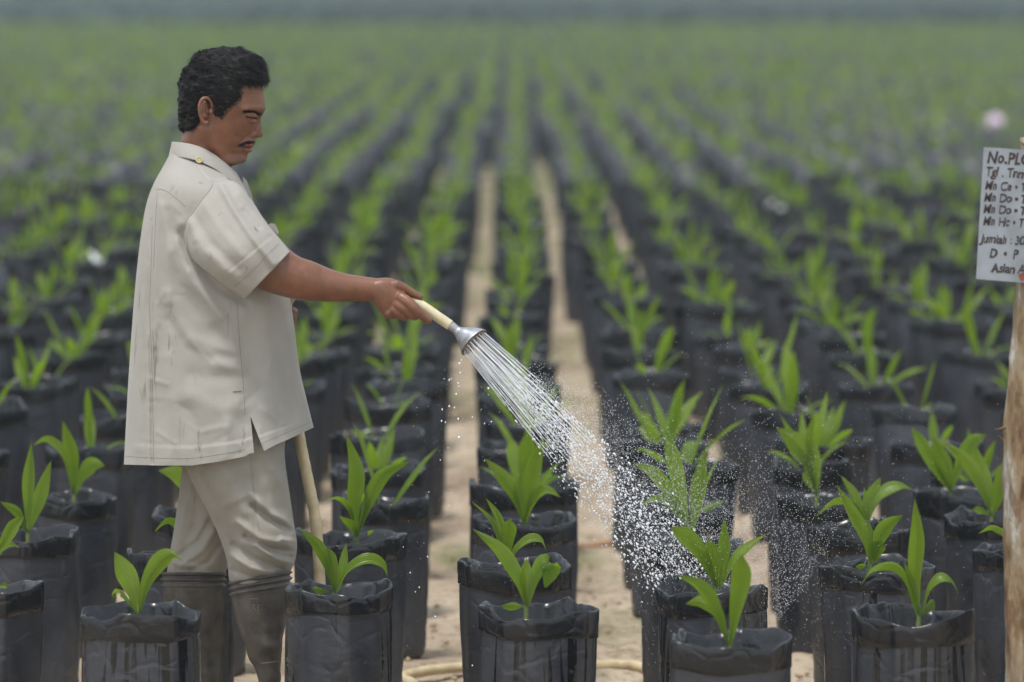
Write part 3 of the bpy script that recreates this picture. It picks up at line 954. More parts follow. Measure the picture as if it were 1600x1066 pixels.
def straw():
    V, Fc = [], []
    r = random.Random(15)
    for i in range(900):
        y = 9 + 8 * r.random()
        x = r.uniform(-1, 1) * (0.13 * y + 0.1)
        a = r.uniform(0, 3.14); L = r.uniform(0.008, 0.045); w = r.uniform(0.0008, 0.003)
        dx, dy = math.cos(a) * L / 2, math.sin(a) * L / 2
        o = len(V); z = 0.012
        V += [(x - dx - dy * w / L, y - dy + dx * w / L, z), (x + dy * 2 * w / L, y - dx * 2 * w / L, z + .003), (x + dx, y + dy, z), (x - dy * 2 * w / L, y + dx * 2 * w / L, z + 0.001)]
        Fc.append((o, o + 1, o + 2, o + 3))
    o = mk('debris', V, Fc, mat_simple('dry_straw', (0.25, 0.17, 0.09), 0.9, var=0.5, scale=9, bmp=0))
    tag(o, 'dry straw and leaf scraps littering the sand', 'debris', kind='stuff')
straw()

# ------------------------------------------------------------------ far field and tree line
def clump_mass(name, label, cat, pts, size, mat, kind='stuff', leaves=14, flat=0.7):
    V, Fc = [], []
    r = random.Random(hash(name) % 1000 if False else len(name))
    for (x, y, z, s) in pts:
        for k in range(leaves):
            u, v = r.uniform(0, 6.28), r.uniform(-0.3, 1)
            q = s * r.random() ** 0.4
            c = (x + q * math.cos(u) * math.sqrt(max(0, 1 - v * v)), y + q * math.sin(u) * math.sqrt(max(0, 1 - v * v)), z + q * v * flat)
            w = size * r.uniform(0.5, 1.2) * s
            a, b = r.uniform(0, 6.28), r.uniform(-0.9, 0.9)
            d1 = np.array([math.cos(a), math.sin(a), 0]) * w
            d2 = np.array([-math.sin(a) * math.cos(b), math.cos(a) * math.cos(b), math.sin(b)]) * w * 0.6
            o = len(V)
            c = np.array(c)
            V += [tuple(c - d1), tuple(c - d2), tuple(c + d1), tuple(c + d2)]
            Fc.append((o, o + 1, o + 2, o + 3))
    o = mk(name, V, Fc, mat)
    tag(o, label, cat, kind=kind)
    return o
def mat_far_green(name, a, b, sc):
    m, nt, bs, out = new_mat(name)
    n = noise(nt, coords(nt, 'Object'), sc, 4)
    nt.links.new(ramp(nt, n, [(0.35, a), (0.65, b)]), bs.inputs['Base Color'])
    bs.inputs['Roughness'].default_value = 0.8
    return m
r = random.Random(77)
pts = []
for i in range(3600):
    y = 119 + 175 * r.random()
    x = r.uniform(-1, 1) * (0.16 * y + 2)
    if 150 < y < 215 and -26 < x < -10 and r.random() < 0.9: continue
    pts.append((x, y, 0.15, r.uniform(0.35, 0.75)))
clump_mass('low_crop', 'hazy low green crop filling the field beyond the seedling rows', 'crop', pts, 0.35,
           mat_far_green('low_crop_green', (0.028, 0.045, 0.034), (0.060, 0.078, 0.054), 0.15))
pts = []
for i in range(900):
    y = 305 + 60 * r.random()
    x = r.uniform(-1, 1) * 75
    big = r.uniform(2.0, 5.5)
    for k in range(3):
        pts.append((x + r.gauss(0, 2), y + r.gauss(0, 2), 1.2 + big * (k / 2) * r.uniform(0.7, 1.3), r.uniform(1.6, 3.0)))
clump_mass('far_woods', 'dark hazy wood closing the field along the top edge', 'woods', pts, 0.30,
           mat_far_green('far_woods_green', (0.010, 0.022, 0.010), (0.030, 0.050, 0.025), 0.12), leaves=12)
# low wooded hill behind the wood
hx = np.linspace(-420, 420, 60)
hy = np.linspace(380, 740, 24)
X, Y = np.meshgrid(hx, hy)
Z = 30 * np.clip((Y - 380) / 260, 0, 1) ** 1.2 + 3 * W2(np.stack([X, Y, 0 * X], -1), 0.01) * np.clip((Y - 380) / 60, 0, 1)
o = mk('hill', np.stack([X, Y, Z], -1).reshape(-1, 3), grid_faces(24, 60, closed=False), mat_far_green('hill_green', (0.03, 0.055, 0.02), (0.06, 0.09, 0.035), 0.05))
tag(o, 'low green hill behind the far wood', kind='structure')

def blob(name, label, cat, px, py, w, h, mat, Y, seed=0, group=None):
    """a slumped sack: soft irregular body with a gathered neck, standing where the pixel row meets the ground"""
    s = F / Y
    n, m = 12, 16
    c = P(px, py, Y)
    V = []
    for i in range(n):
        t = i / (n - 1)
        rad = w / s / 2 * (math.sin(math.pi * min(1, 0.12 + t * 0.86)) ** 0.6)
        if t > 0.86: rad *= 0.55
        for j in range(m):
            a = j / m * 6.283
            q = rad * (1 + 0.10 * math.sin(3 * a + seed + 3 * t) + 0.06 * math.sin(7 * a + 5 * t))
            V.append((c[0] + q * math.cos(a), c[1] + q * math.sin(a), c[2] + (t - 0.5) * h / s))
    o = mk(name, V, grid_faces(n, m, cap0=True, cap1=True), mat)
    tag(o, label, cat, group)
blob('fertiliser_sack', 'round white sack standing in the far field above the man', 'sack', 173, 47, 26, 28, SACK, 138, 1)
blob('fertiliser_sack', 'pale white sack cut by the left edge of the far field', 'sack', -4, 58, 22, 40, SACK, 128, 2)
blob('pink_sack', 'pale pink bundle among the blurred rows above the sign', 'sack', 1556, 192, 46, 26, PINKM, 40, 3)
blob('pale_sack', 'small yellowish sack in the hazy field at upper right', 'sack', 1441, 78, 20, 20, mat_simple('straw_sack', (0.5, 0.5, 0.3), 0.8), 105, 5)
def litter(px, py, Y, w, h, label, seed):
    c = P(px, py, Y); s = F / Y
    V = []
    r_ = random.Random(seed)
    for i in range(5):
        for j in range(7):
            V.append((c[0] + (j / 6 - .5) * w / s, c[1] + (i / 4 - .5) * 0.16, c[2] + r_.uniform(-.012, .012) + 0.02 * math.sin(j) ))
    o = mk('plastic_scrap', V, grid_faces(5, 7, closed=False), SACK)
    tag(o, label, 'scrap')
litter(147, 402, 20.6, 30, 14, 'crumpled white plastic scrap lying on the blurred bags left of the shirt', 4)
litter(1211, 322, 25.0, 24, 12, 'small pale plastic scrap among the blurred bags at right', 5)

# ------------------------------------------------------------------ plot sign
SY = 9.02
sign = thing('plot_sign', 'white board with handwritten plot details nailed to a rough wooden post', 'sign', tuple(PZ(1604, 1150, 0)))
so = np.array(sign.location)
def add_sign(name, V, Fc, mat, parent=None, uvs=None, smooth=True):
    par = parent or sign
    return mk(name, np.asarray(V) - so, Fc, mat, par, uvs, smooth)
pc = catmull([(1625, 215), (1622, 330), (1617, 440), (1604, 600), (1597, 720), (1597, 880), (1602, 1066), (1606, 1290)], 70)
V = []
for i, (x, y) in enumerate(pc):
    c = P(x, y, SY + 0.035)
    if i == len(pc) - 1: c[2] = -0.02
    for j in range(26):
        a = j / 26 * 6.283
        p_ = np.array([[math.cos(a), math.sin(a), c[2] * 3]])
        q = 0.0375 * (1 + 0.05 * W1(p_, 0.6)[0] + 0.05 * W2(p_, 2.0)[0] + 0.03 * W3(p_, 4.0)[0]) * (1 + 0.06 * i / 70)
        V.append((c[0] + q * math.cos(a), c[1] + q * math.sin(a), c[2]))
add_sign('post', V, grid_faces(70, 26, cap0=True, cap1=True), BARK)
# broken twig stubs
for (x0, y0, x1, y1) in ((1572, 668, 1556, 672), (1568, 690, 1560, 681), (1600, 226, 1593, 221)):
    a, b_ = P(x0, y0, SY), P(x1, y1, SY - .01)
    V = []
    for t, q in ((0, .004), (1, .0015)):
        cc = a + (b_ - a) * t
        V += [(cc[0], cc[1] + q * math.cos(k), cc[2] + q * math.sin(k)) for k in (0, 1.57, 3.14, 4.71)]
    add_sign('twig_stub', V, grid_faces(2, 4, cap0=True, cap1=True), BARK)
corners = [(1537, 230), (1706, 241), (1698, 450), (1525, 436)]
fr = [P(x, y, SY - 0.012) for x, y in corners]
bk = [P(x, y, SY - 0.004) for x, y in corners]
board = add_sign('board', fr + bk, [(0, 3, 2, 1), (4, 5, 6, 7), (0, 1, 5, 4), (1, 2, 6, 5), (2, 3, 7, 6), (3, 0, 4, 7)], BOARD, smooth=False)
TEXT = [("No.PLOT", 1541, 254, 19), ("Tgl . Tnm :", 1539, 274.5, 15), ("Mn Ce • Topaz", 1538, 295.5, 14), ("Mn Do • Topaz", 1536.5, 314, 14), ("Mn Do • Topaz", 1535.5, 332, 14),
        ("Mn Hc • Topaz", 1535, 351, 14), ("Jumlah : 30", 1532, 378.5, 14), ("D  •  P", 1545, 402, 15), ("Asian Agri", 1549, 425, 15)]
dg = bpy.context.evaluated_depsgraph_get()
for (txt, x, y, hpx) in TEXT:
    cu = bpy.data.curves.new('lettering', 'FONT')
    cu.body = txt
    cu.size = 1.0
    cu.shear = 0.22
    cu.offset = 0.028
    cu.space_character = 1.0
    cu.resolution_u = 3
    cu.extrude = 0.002
    to = bpy.data.objects.new('tmp', cu)
    COL.objects.link(to)
    bpy.context.view_layer.update()
    me = bpy.data.meshes.new_from_object(to.evaluated_get(bpy.context.evaluated_depsgraph_get()))
    COL.objects.unlink(to)
    bpy.data.objects.remove(to)
    co = np.zeros(len(me.vertices) * 3)
    me.vertices.foreach_get('co', co)
    co = co.reshape(-1, 3)
    k = hpx / 0.73
    xx = x + co[:, 0] * k * 0.80 + 0.8 * np.sin(co[:, 0] * 9)
    yy = y - co[:, 1] * k + (co[:, 0] * k * 0.74) * 0.072 + 0.5 * np.sin(co[:, 0] * 4)
    Wd = P(xx, yy, SY - 0.0125 - np.clip(co[:, 2], 0, 1) * 0.1)
    me.vertices.foreach_set('co', (Wd - so).ravel())
    me.materials.clear()
    me.materials.append(INK)
    me.update()
    ob('lettering', me, board)
# rust spot by the lower nail
c = P(1597, 433, SY - 0.0128) - so
V = [c] + [c + np.array([0.006 * (1 + .4 * math.sin(3 * a)) * math.cos(a), -0.001, 0.008 * math.sin(a)]) for a in np.linspace(0, 6.28, 12, endpoint=False)]
mk('nail', V, [(0, 1 + i, 1 + (i + 1) % 12) for i in range(12)], RUST, board)

# ------------------------------------------------------------------ the man
man = thing('person', 'man in khaki short-sleeved shirt, trousers and rubber boots watering seedlings with a hose', 'person', (P(400, 1180, YM)[0], YM, 0))
mo = np.array(man.location)
def addm(name, V, Fc, mat, parent=None, uvs=None, smooth=True):
    return mk(name, np.asarray(V, float).reshape(-1, 3) - mo, Fc, mat, parent or man, uvs, smooth)

# ---- body as one skin: lofted volumes fused by a voxel remesh
BV, BF = [], []
def body_add(V, Fc):
    o = sum(len(v) for v in BV)
    V = np.asarray(V, float).reshape(-1, 3)
    BV.append(V)
    BF.extend([tuple(o + i for i in f) for f in Fc])
def body_tube(rows, n, m, **kw):
    S, ph = tube(rows, n, m, **kw)
    body_add(S2W(S), grid_faces(n, m, cap0=True, cap1=True))
def body_ball(x, y, d, rx, ry, rd, rot=0):
    V = []
    n, m = 10, 16
    for i in range(n):
        th = math.pi * (i + 0.5) / n
        for j in range(m):
            a = 6.2832 * j / m
            px, py = rx * math.sin(th) * math.cos(a), ry * math.cos(th)
            cx, sx = math.cos(rot), math.sin(rot)
            V.append((x + px * cx - py * sx, y + px * sx + py * cx, d + rd * math.sin(th) * math.sin(a)))
    body_add(S2W(np.array(V)), grid_faces(n, m, cap0=True, cap1=True))
def body_chain(pts, n=14, m=12):
    """pts: (x, y, d, r_px) limb or finger with round ends"""
    C = catmull(pts, n)
    s = F / YM
    T = np.gradient(np.stack([C[:, 0] / s, -C[:, 1] / s, C[:, 2]], -1), axis=0)
    T /= np.linalg.norm(T, axis=1)[:, None]
    V = []
    for i in range(n):
        t = T[i]
        a = np.cross(t, (0.13, 0.2, 1)); a /= np.linalg.norm(a)
        b = np.cross(t, a)
        e = min(i, n - 1 - i)
        k = [0.45, 0.85, 1][min(e, 2)]
        r_ = C[i, 3] / s * k
        for j in range(m):
            q = 6.2832 * j / m
            off = (a * math.cos(q) + b * math.sin(q)) * r_
            V.append((C[i, 0] + off[0] * s, C[i, 1] - off[1] * s, C[i, 2] + off[2]))
    body_add(S2W(np.array(V)), grid_faces(n, m, cap0=True, cap1=True))

HEADROWS = [  # y, back x, front x, half width, chin taper
 (81, 335, 368, .022), (86, 316, 386, .046), (94, 302, 398, .061), (106, 292, 406, .072), (120, 287.5, 410, .0785), (136, 285, 411.5, .0815), (150, 284.5, 412.8, .082),
 (161, 285, 414.3, .081), (169, 286, 415.3, .079), (175, 287, 413, .077), (181, 288, 408.5, .0755), (188, 289, 404.5, .0745), (197, 289, 401.5, .073), (206, 287, 399.5, .070),
 (214, 284, 398.5, .067), (220, 282, 399.5, .0645), (226, 281, 398, .062), (230, 280.5, 393.5, .061), (235, 280, 393, .059), (240, 279, 387.5, .057), (246, 278, 386, .056), (252, 277, 384.5, .056),
 (256, 276, 379, .057), (259, 275, 362, .059), (272, 272, 352, .061), (288, 270, 352, .062), (310, 268, 352, .063)]
TAPER = [0.05, .1, .16, .2, .22, .24, .25, .26, .27, .28, .3, .32, .34, .38, .42, .46, .5, .52, .54, .56, .58, .5, .4, .25, .15, .1, .1]
def head_surface(extra=0.0, n=150, m=110):
    ys = np.array([r_[0] for r_ in HEADROWS])
    y = np.linspace(ys[0], ys[-1], n)
    bx = np.interp(y, ys, [r_[1] for r_ in HEADROWS]); fx = np.interp(y, ys, [r_[2] for r_ in HEADROWS])
    hw = np.interp(y, ys, [r_[3] for r_ in HEADROWS]); tp = np.interp(y, ys, TAPER)
    k = np.array([.25, .5, .25])
    for _ in range(1):
        for arr in (bx, fx, hw, tp):
            arr[1:-1] = np.convolve(arr, k, 'same')[1:-1]
    ph = np.linspace(0, 2 * math.pi, m, endpoint=False)
    e = 2 / 2.35
    c = np.sign(np.cos(ph)) * np.abs(np.cos(ph)) ** e
    s = np.sign(np.sin(ph)) * np.abs(np.sin(ph)) ** e
    u = (c + 1) / 2
    X = bx[:, None] * (1 - u) + fx[:, None] * u
    Wd = hw[:, None] * s * (1 - tp[:, None] * u ** 2.2)
    Yp = np.broadcast_to(y[:, None], X.shape).copy()
    # features of the side of the face
    g = lambda cx, cy, rx, ry: np.exp(-((X - cx) / rx) ** 2 - ((Yp - cy) / ry) ** 2)
    f = -0.0075 * g(395, 182, 9, 6.5) + 0.0045 * gauss_line(X, Yp, [(382, 171), (396, 169), (411, 171)], 5)
    f += 0.0028 * g(378, 196, 17, 11) - 0.001 * g(368, 216, 12, 10) * 0.4
    f += -0.004 * g(366, 150, 12, 12) * 0.6
    f += -0.0028 * gauss_line(X, Yp, [(391, 209), (382, 216), (373, 229)], 2.6)       # fold from nose to mouth
    f += 0.0032 * gauss_line(X, Yp, [(395, 222), (386, 223), (378, 226)], 4.0)        # upper lip
    f += -0.0036 * gauss_line(X, Yp, [(397, 230.5), (386, 230), (374, 229.5)], 1.9)   # mouth line
    f += 0.0034 * gauss_line(X, Yp, [(392, 235.5), (384, 235)], 3.0)
    f += -0.002 * gauss_line(X, Yp, [(388, 241), (378, 240)], 2.5)
    f += 0.004 * g(378, 248, 9, 6)
    f += 0.0055 * gauss_line(X, Yp, [(327, 203), (338, 230), (352, 247), (372, 254)], 8)   # jaw
    f += -0.006 * gauss_line(X, Yp, [(322, 222), (332, 246), (345, 262)], 9)
    f += 0.003 * gauss_line(X, Yp, [(318, 205), (335, 245), (350, 275)], 7)           # neck muscle
    f += -0.0016 * gauss_line(X, Yp, [(374, 178), (382, 180)], 1.4) - 0.0014 * gauss_line(X, Yp, [(373, 183), (381, 182)], 1.2)
    for q in (148, 155, 162):
        f += -0.0008 * gauss_line(X, Yp, [(390, q), (411, q + 1)], 1.5)
    Wd = Wd + np.sign(s) * f * np.clip(np.abs(s) * 1.6, 0, 1)
    S = np.stack([X, Yp, Wd], -1)
    return S
SH = head_surface()
body_add(S2W(SH), grid_faces(SH.shape[0], SH.shape[1], cap0=True, cap1=True))
# nose
body_chain([(404, 172, 0, 6.5), (403, 183, 0, 5.4), (402.3, 195, 0, 6.2), (403, 205, 0, 7.4), (401, 210, 0, 7)], n=16)
body_ball(403.8, 209.8, 0, 8.0, 6.0, .0095)
for sg in (-1, 1):
    body_ball(395.5, 210.6, sg * 0.0160, 6.0, 5.6, .0080)
    body_ball(392.5, 180.0, sg * .0425, 10.5, 4.4, .0085, 0.22)
    body_ball(393, 189.4, sg * .0415, 9.5, 3.4, .0055, 0.15)
    # eyelids
    body_chain([(384, 180.5, sg * .052, 1.6), (390, 178.6, sg * .051, 2.6), (396, 179.2, sg * .0465, 2.7), (401, 182, sg * .040, 1.8)], n=10, m=8)
    body_chain([(385, 183, sg * .051, 1.5), (391, 186.3, sg * .0475, 1.7), (397, 186.7, sg * .0435, 1.6), (401, 184.5, sg * .039, 1.6)], n=10, m=8)
    # lips
    body_chain([(377, 228.2, sg * .036, 1.3), (386, 226.6, sg * .030, 2.0), (393, 226.4, sg * .019, 2.8), (396.3, 226.6, 0, 3.0)], n=12, m=8)
    body_chain([(378, 231.6, sg * .035, 1.2), (385, 234, sg * .028, 2.2), (390.5, 235, sg * .016, 3.0), (392, 235.2, 0, 3.2)], n=12, m=8)
    # ear
    E = sg * .0795
    body_chain([(331, 171, E, 2.4), (330, 160, E + sg * .004, 2.6), (324, 153.5, E + sg * .009, 2.9), (316, 155, E + sg * .013, 3.0), (311.5, 165, E + sg * .015, 2.8),
                (312, 177, E + sg * .013, 2.7), (316, 188, E + sg * .009, 3.2), (321, 193, E + sg * .006, 4.0), (325, 189, E + sg * .003, 3.2)], n=34, m=9)
    body_chain([(322, 160, E + sg * .004, 2.0), (318.5, 168, E + sg * .008, 2.2), (319, 178, E + sg * .007, 2.2), (324, 184, E + sg * .004, 2.6)], n=16, m=8)
    body_ball(318, 173, E - sg * .001, 7.5, 17, .0065, 0.1)
    body_ball(329.5, 175, E + sg * .001, 3.2, 4.5, .005)
# torso, hips and legs inside the clothes
body_tube([(272, 262, 352, 285, .058, 0), (262, 280, 378, 312, .11, 0, -4), (246, 306, 392, 335, .16, 0, -12), (236, 345, 412, 365, .178, 0, -8), (232, 430, 430, 430, .17, 0),
           (228, 520, 440, 515, .16, 0), (232, 600, 448, 592, .165, 0), (246, 680, 440, 675, .16, 0), (270, 725, 425, 722, .13, 0)], 60, 48)
body_tube([(310, 680, 420, 680, .065, -.06), (330, 760, 428, 760, .062, -.07), (362, 850, 438, 848, .052, -.085), (378, 930, 436, 930, .040, -.09), (396, 1010, 432, 1010, .034, -.09),
           (410, 1080, 430, 1080, .024, -.09), (411, 1130, 440, 1130, .028, -.09), (412, 1160, 472, 1162, .028, -.09)], 60, 28)
body_tube([(300, 680, 400, 680, .065, .06), (300, 760, 378, 760, .062, .075), (286, 850, 345, 850, .05, .09), (272, 930, 338, 930, .044, .09), (284, 1010, 336, 1010, .034, .09),
           (298, 1080, 336, 1080, .026, .09), (298, 1120, 345, 1120, .028, .09), (300, 1146, 385, 1146, .028, .09)], 60, 28)
# right arm (near the camera): lower edge, upper edge
body_tube([(308, 345, 356, 300, .040, -.145), (330, 372, 388, 318, .045, -.170), (362, 410, 420, 352, .050, -.190), (388, 440, 447, 384, .050, -.205), (408, 453, 466, 400, .047, -.207),
           (440, 463, 490, 409, .0445, -.206), (470, 469.5, 512, 418.5, .041, -.203), (510, 472, 538, 427, .036, -.200), (548, 471.5, 565, 431.5, .031, -.197), (578, 472, 590, 435, .027, -.196), (592, 476, 602, 436, .027, -.196)], 70, 40, n_exp=2.15)
AD = -.197
# hand: palm block then five fingers
body_tube([(580, 470, 590, 435, .026, AD), (588, 479, 600, 434, .026, AD), (597, 492, 612, 435, .0265, AD + .002), (604, 498, 622, 440, .026, AD + .004), (616, 497, 631, 449, .023, AD + .006), (626, 492, 633, 458, .018, AD + .010)], 34, 30, n_exp=2.3)
body_chain([(612, 443, AD - .012, 8.5), (627, 449, AD - .004, 8.3), (640, 457, AD + .004, 7.6), (652, 463, AD + .008, 6.6), (660.5, 467.3, AD + .009, 5.6)], n=22)       # thumb over the pipe
body_chain([(620, 462, AD - .012, 9.5), (634, 470, AD - .022, 9.2), (647, 481, AD - .027, 8.6), (657, 491, AD - .026, 7.6), (666, 499, AD - .021, 7.0), (672.5, 505, AD - .016, 5.6)], n=26)   # index
body_chain([(616, 474, AD - .014, 9), (628, 481, AD - .020, 8.4), (640, 489, AD - .018, 7.8), (647.5, 494.5, AD - .008, 7.0), (650, 492, AD + .012, 6.2), (647, 485, AD + .022, 5.2)], n=26)   # middle
body_chain([(610, 482, AD - .012, 8.6), (620, 488, AD - .015, 8.2), (629, 493.5, AD - .010, 7.4), (634, 495, AD + .003, 6.6), (636, 489, AD + .018, 5.6), (634, 482, AD + .024, 4.6)], n=26)   # ring
body_chain([(603, 488, AD - .010, 8.2), (609, 491, AD - .010, 7.4), (617, 493, AD - .003, 6.4), (621, 491, AD + .012, 5.6), (621, 484, AD + .020, 4.6)], n=22)    # little
# left arm, far side, bent across the belly
body_chain([(335, 320, .16, 36), (338, 380, .20, 33), (346, 450, .225, 29), (352, 480, .23, 27), (385, 492, .21, 24), (418, 497, .185, 18), (434, 497, .175, 17)], n=44, m=22)
body_ball(441, 496, .168, 14, 15, .016)
body_chain([(444, 486, .158, 6.5), (452, 488, .150, 6), (457, 494, .145, 5.5), (455, 500, .146, 5)], n=16)
for q in range(4):
    yy = 487 + q * 5.6
    body_chain([(443, yy, .172, 5.8), (453, yy - 2, .168, 5.6), (460.5 - q * .6, yy - 1, .158, 5.0), (460 - q, yy + 1, .148, 4.4), (454 - q, yy + 2, .143, 4.0)], n=16)

tmp = mesh_data('tmp_body', np.vstack(BV), BF)
to = ob('tmp_body', tmp)
md = to.modifiers.new('r', 'REMESH')
md.mode = 'VOXEL'
md.voxel_size = 0.0022
md.use_smooth_shade = True
ms = to.modifiers.new('s', 'SMOOTH')
ms.factor = 0.5
ms.iterations = 2
bpy.context.view_layer.update()
dg = bpy.context.evaluated_depsgraph_get()
bme = bpy.data.meshes.new_from_object(to.evaluated_get(dg))
bpy.data.objects.remove(to)
co = np.zeros(len(bme.vertices) * 3)
bme.vertices.foreach_get('co', co)
co = co.reshape(-1, 3)
# photo pixel of each vertex, to place lip and beard pigment and painted crease shade on the head
d = co[:, 1]
s_ = F / (d * _fw[1] + (co[:, 2] - CH) * _fw[2])
px = 800 + co[:, 0] * s_
py = 533 - (d * _up[1] + (co[:, 2] - CH) * _up[2]) * s_
tone = np.zeros((len(co), 4), dtype=np.float32)
tone[:, 3] = 1
lip = np.maximum(gauss_line(px, py, [(396, 227), (386, 227.2), (378, 228.6)], 2.2), gauss_line(px, py, [(392, 235), (384, 234.4)], 3.0))
tone[:, 0] = np.clip(lip, 0, 1) * 0.8
beard_shade = 0.55 * np.exp(-((px - 379) / 9) ** 2 - ((py - 252) / 5) ** 2) + 0.75 * gauss_line(px, py, [(397, 230.4), (386, 230.2), (375, 228.6)], 1.0) + 0.7 * gauss_line(px, py, [(384, 182.2), (392, 184.0), (401, 184.6)], 1.3) + 0.1 * gauss_line(px, py, [(384, 178), (392, 177), (402, 180)], 3)  # chin stubble, then shade painted along mouth line, eye slit and socket
beard_shade += 0.55 * np.exp(-((px - 398.5) / 3.0) ** 2 - ((py - 215.3) / 1.8) ** 2) + 0.4 * gauss_line(px, py, [(390.5, 206), (389, 212), (392, 216)], 1.3)  # shade painted into the nostrils and the crease of the nose wing
beard_shade += 0.45 * gauss_line(px, py, [(372, 228), (376, 230)], 2) + 0.5 * np.exp(-((px - 325) / 3.5) ** 2 - ((py - 172) / 8) ** 2) * 0.8  # shade painted at the mouth corner and in the ear hollow
tone[:, 1] = np.clip(beard_shade, 0, 0.95)
at = bme.color_attributes.new('tone', 'FLOAT_COLOR', 'POINT')
at.data.foreach_set('color', tone.ravel())
bvh_w = BVHTree.FromPolygons([tuple(v) for v in co], [tuple(p.vertices) for p in bme.polygons])
bme.vertices.foreach_set('co', (co - mo).ravel())
bme.materials.clear()
bme.materials.append(SKIN)
bme.polygons.foreach_set('use_smooth', [True] * len(bme.polygons))
bme.update()
ob('body', bme, man)
CAMV = Vector((0, 0, CH))
def hit(x, y, bvh=bvh_w):
    t = Vector(P(x, y, 1.0)) - CAMV
    t.normalize()
    loc, n, i, dist = bvh.ray_cast(CAMV, t)
    return (None, None) if loc is None else (np.array(loc), np.array(n))
def mirror(p):
    q = np.array(p, float)
    q[1] = 2 * YM - q[1]
    return q

# ---- short hairs: ribbons
def strands(name, roots, parent, width, mat=HAIR):
    """roots: list of (point, direction, normal, length, curl)"""
    V, Fc = [], []
    for (p, dr, nn, L, cu) in roots:
        sd_ = np.cross(dr, nn); sd_ /= np.linalg.norm(sd_) + 1e-9
        o = len(V)
        for k in range(4):
            t = k / 3
            c = p + dr * L * t + nn * L * (0.20 * t + cu * math.sin(t * 3.0)) + sd_ * L * cu * 0.8 * math.sin(t * 4)
            w = width * (1 - t * 0.85)
            V += [c - sd_ * w, c + sd_ * w]
        for k in range(3):
            a = o + 2 * k
            Fc.append((a, a + 1, a + 3, a + 2))
    return addm(name, V, Fc, mat, parent)

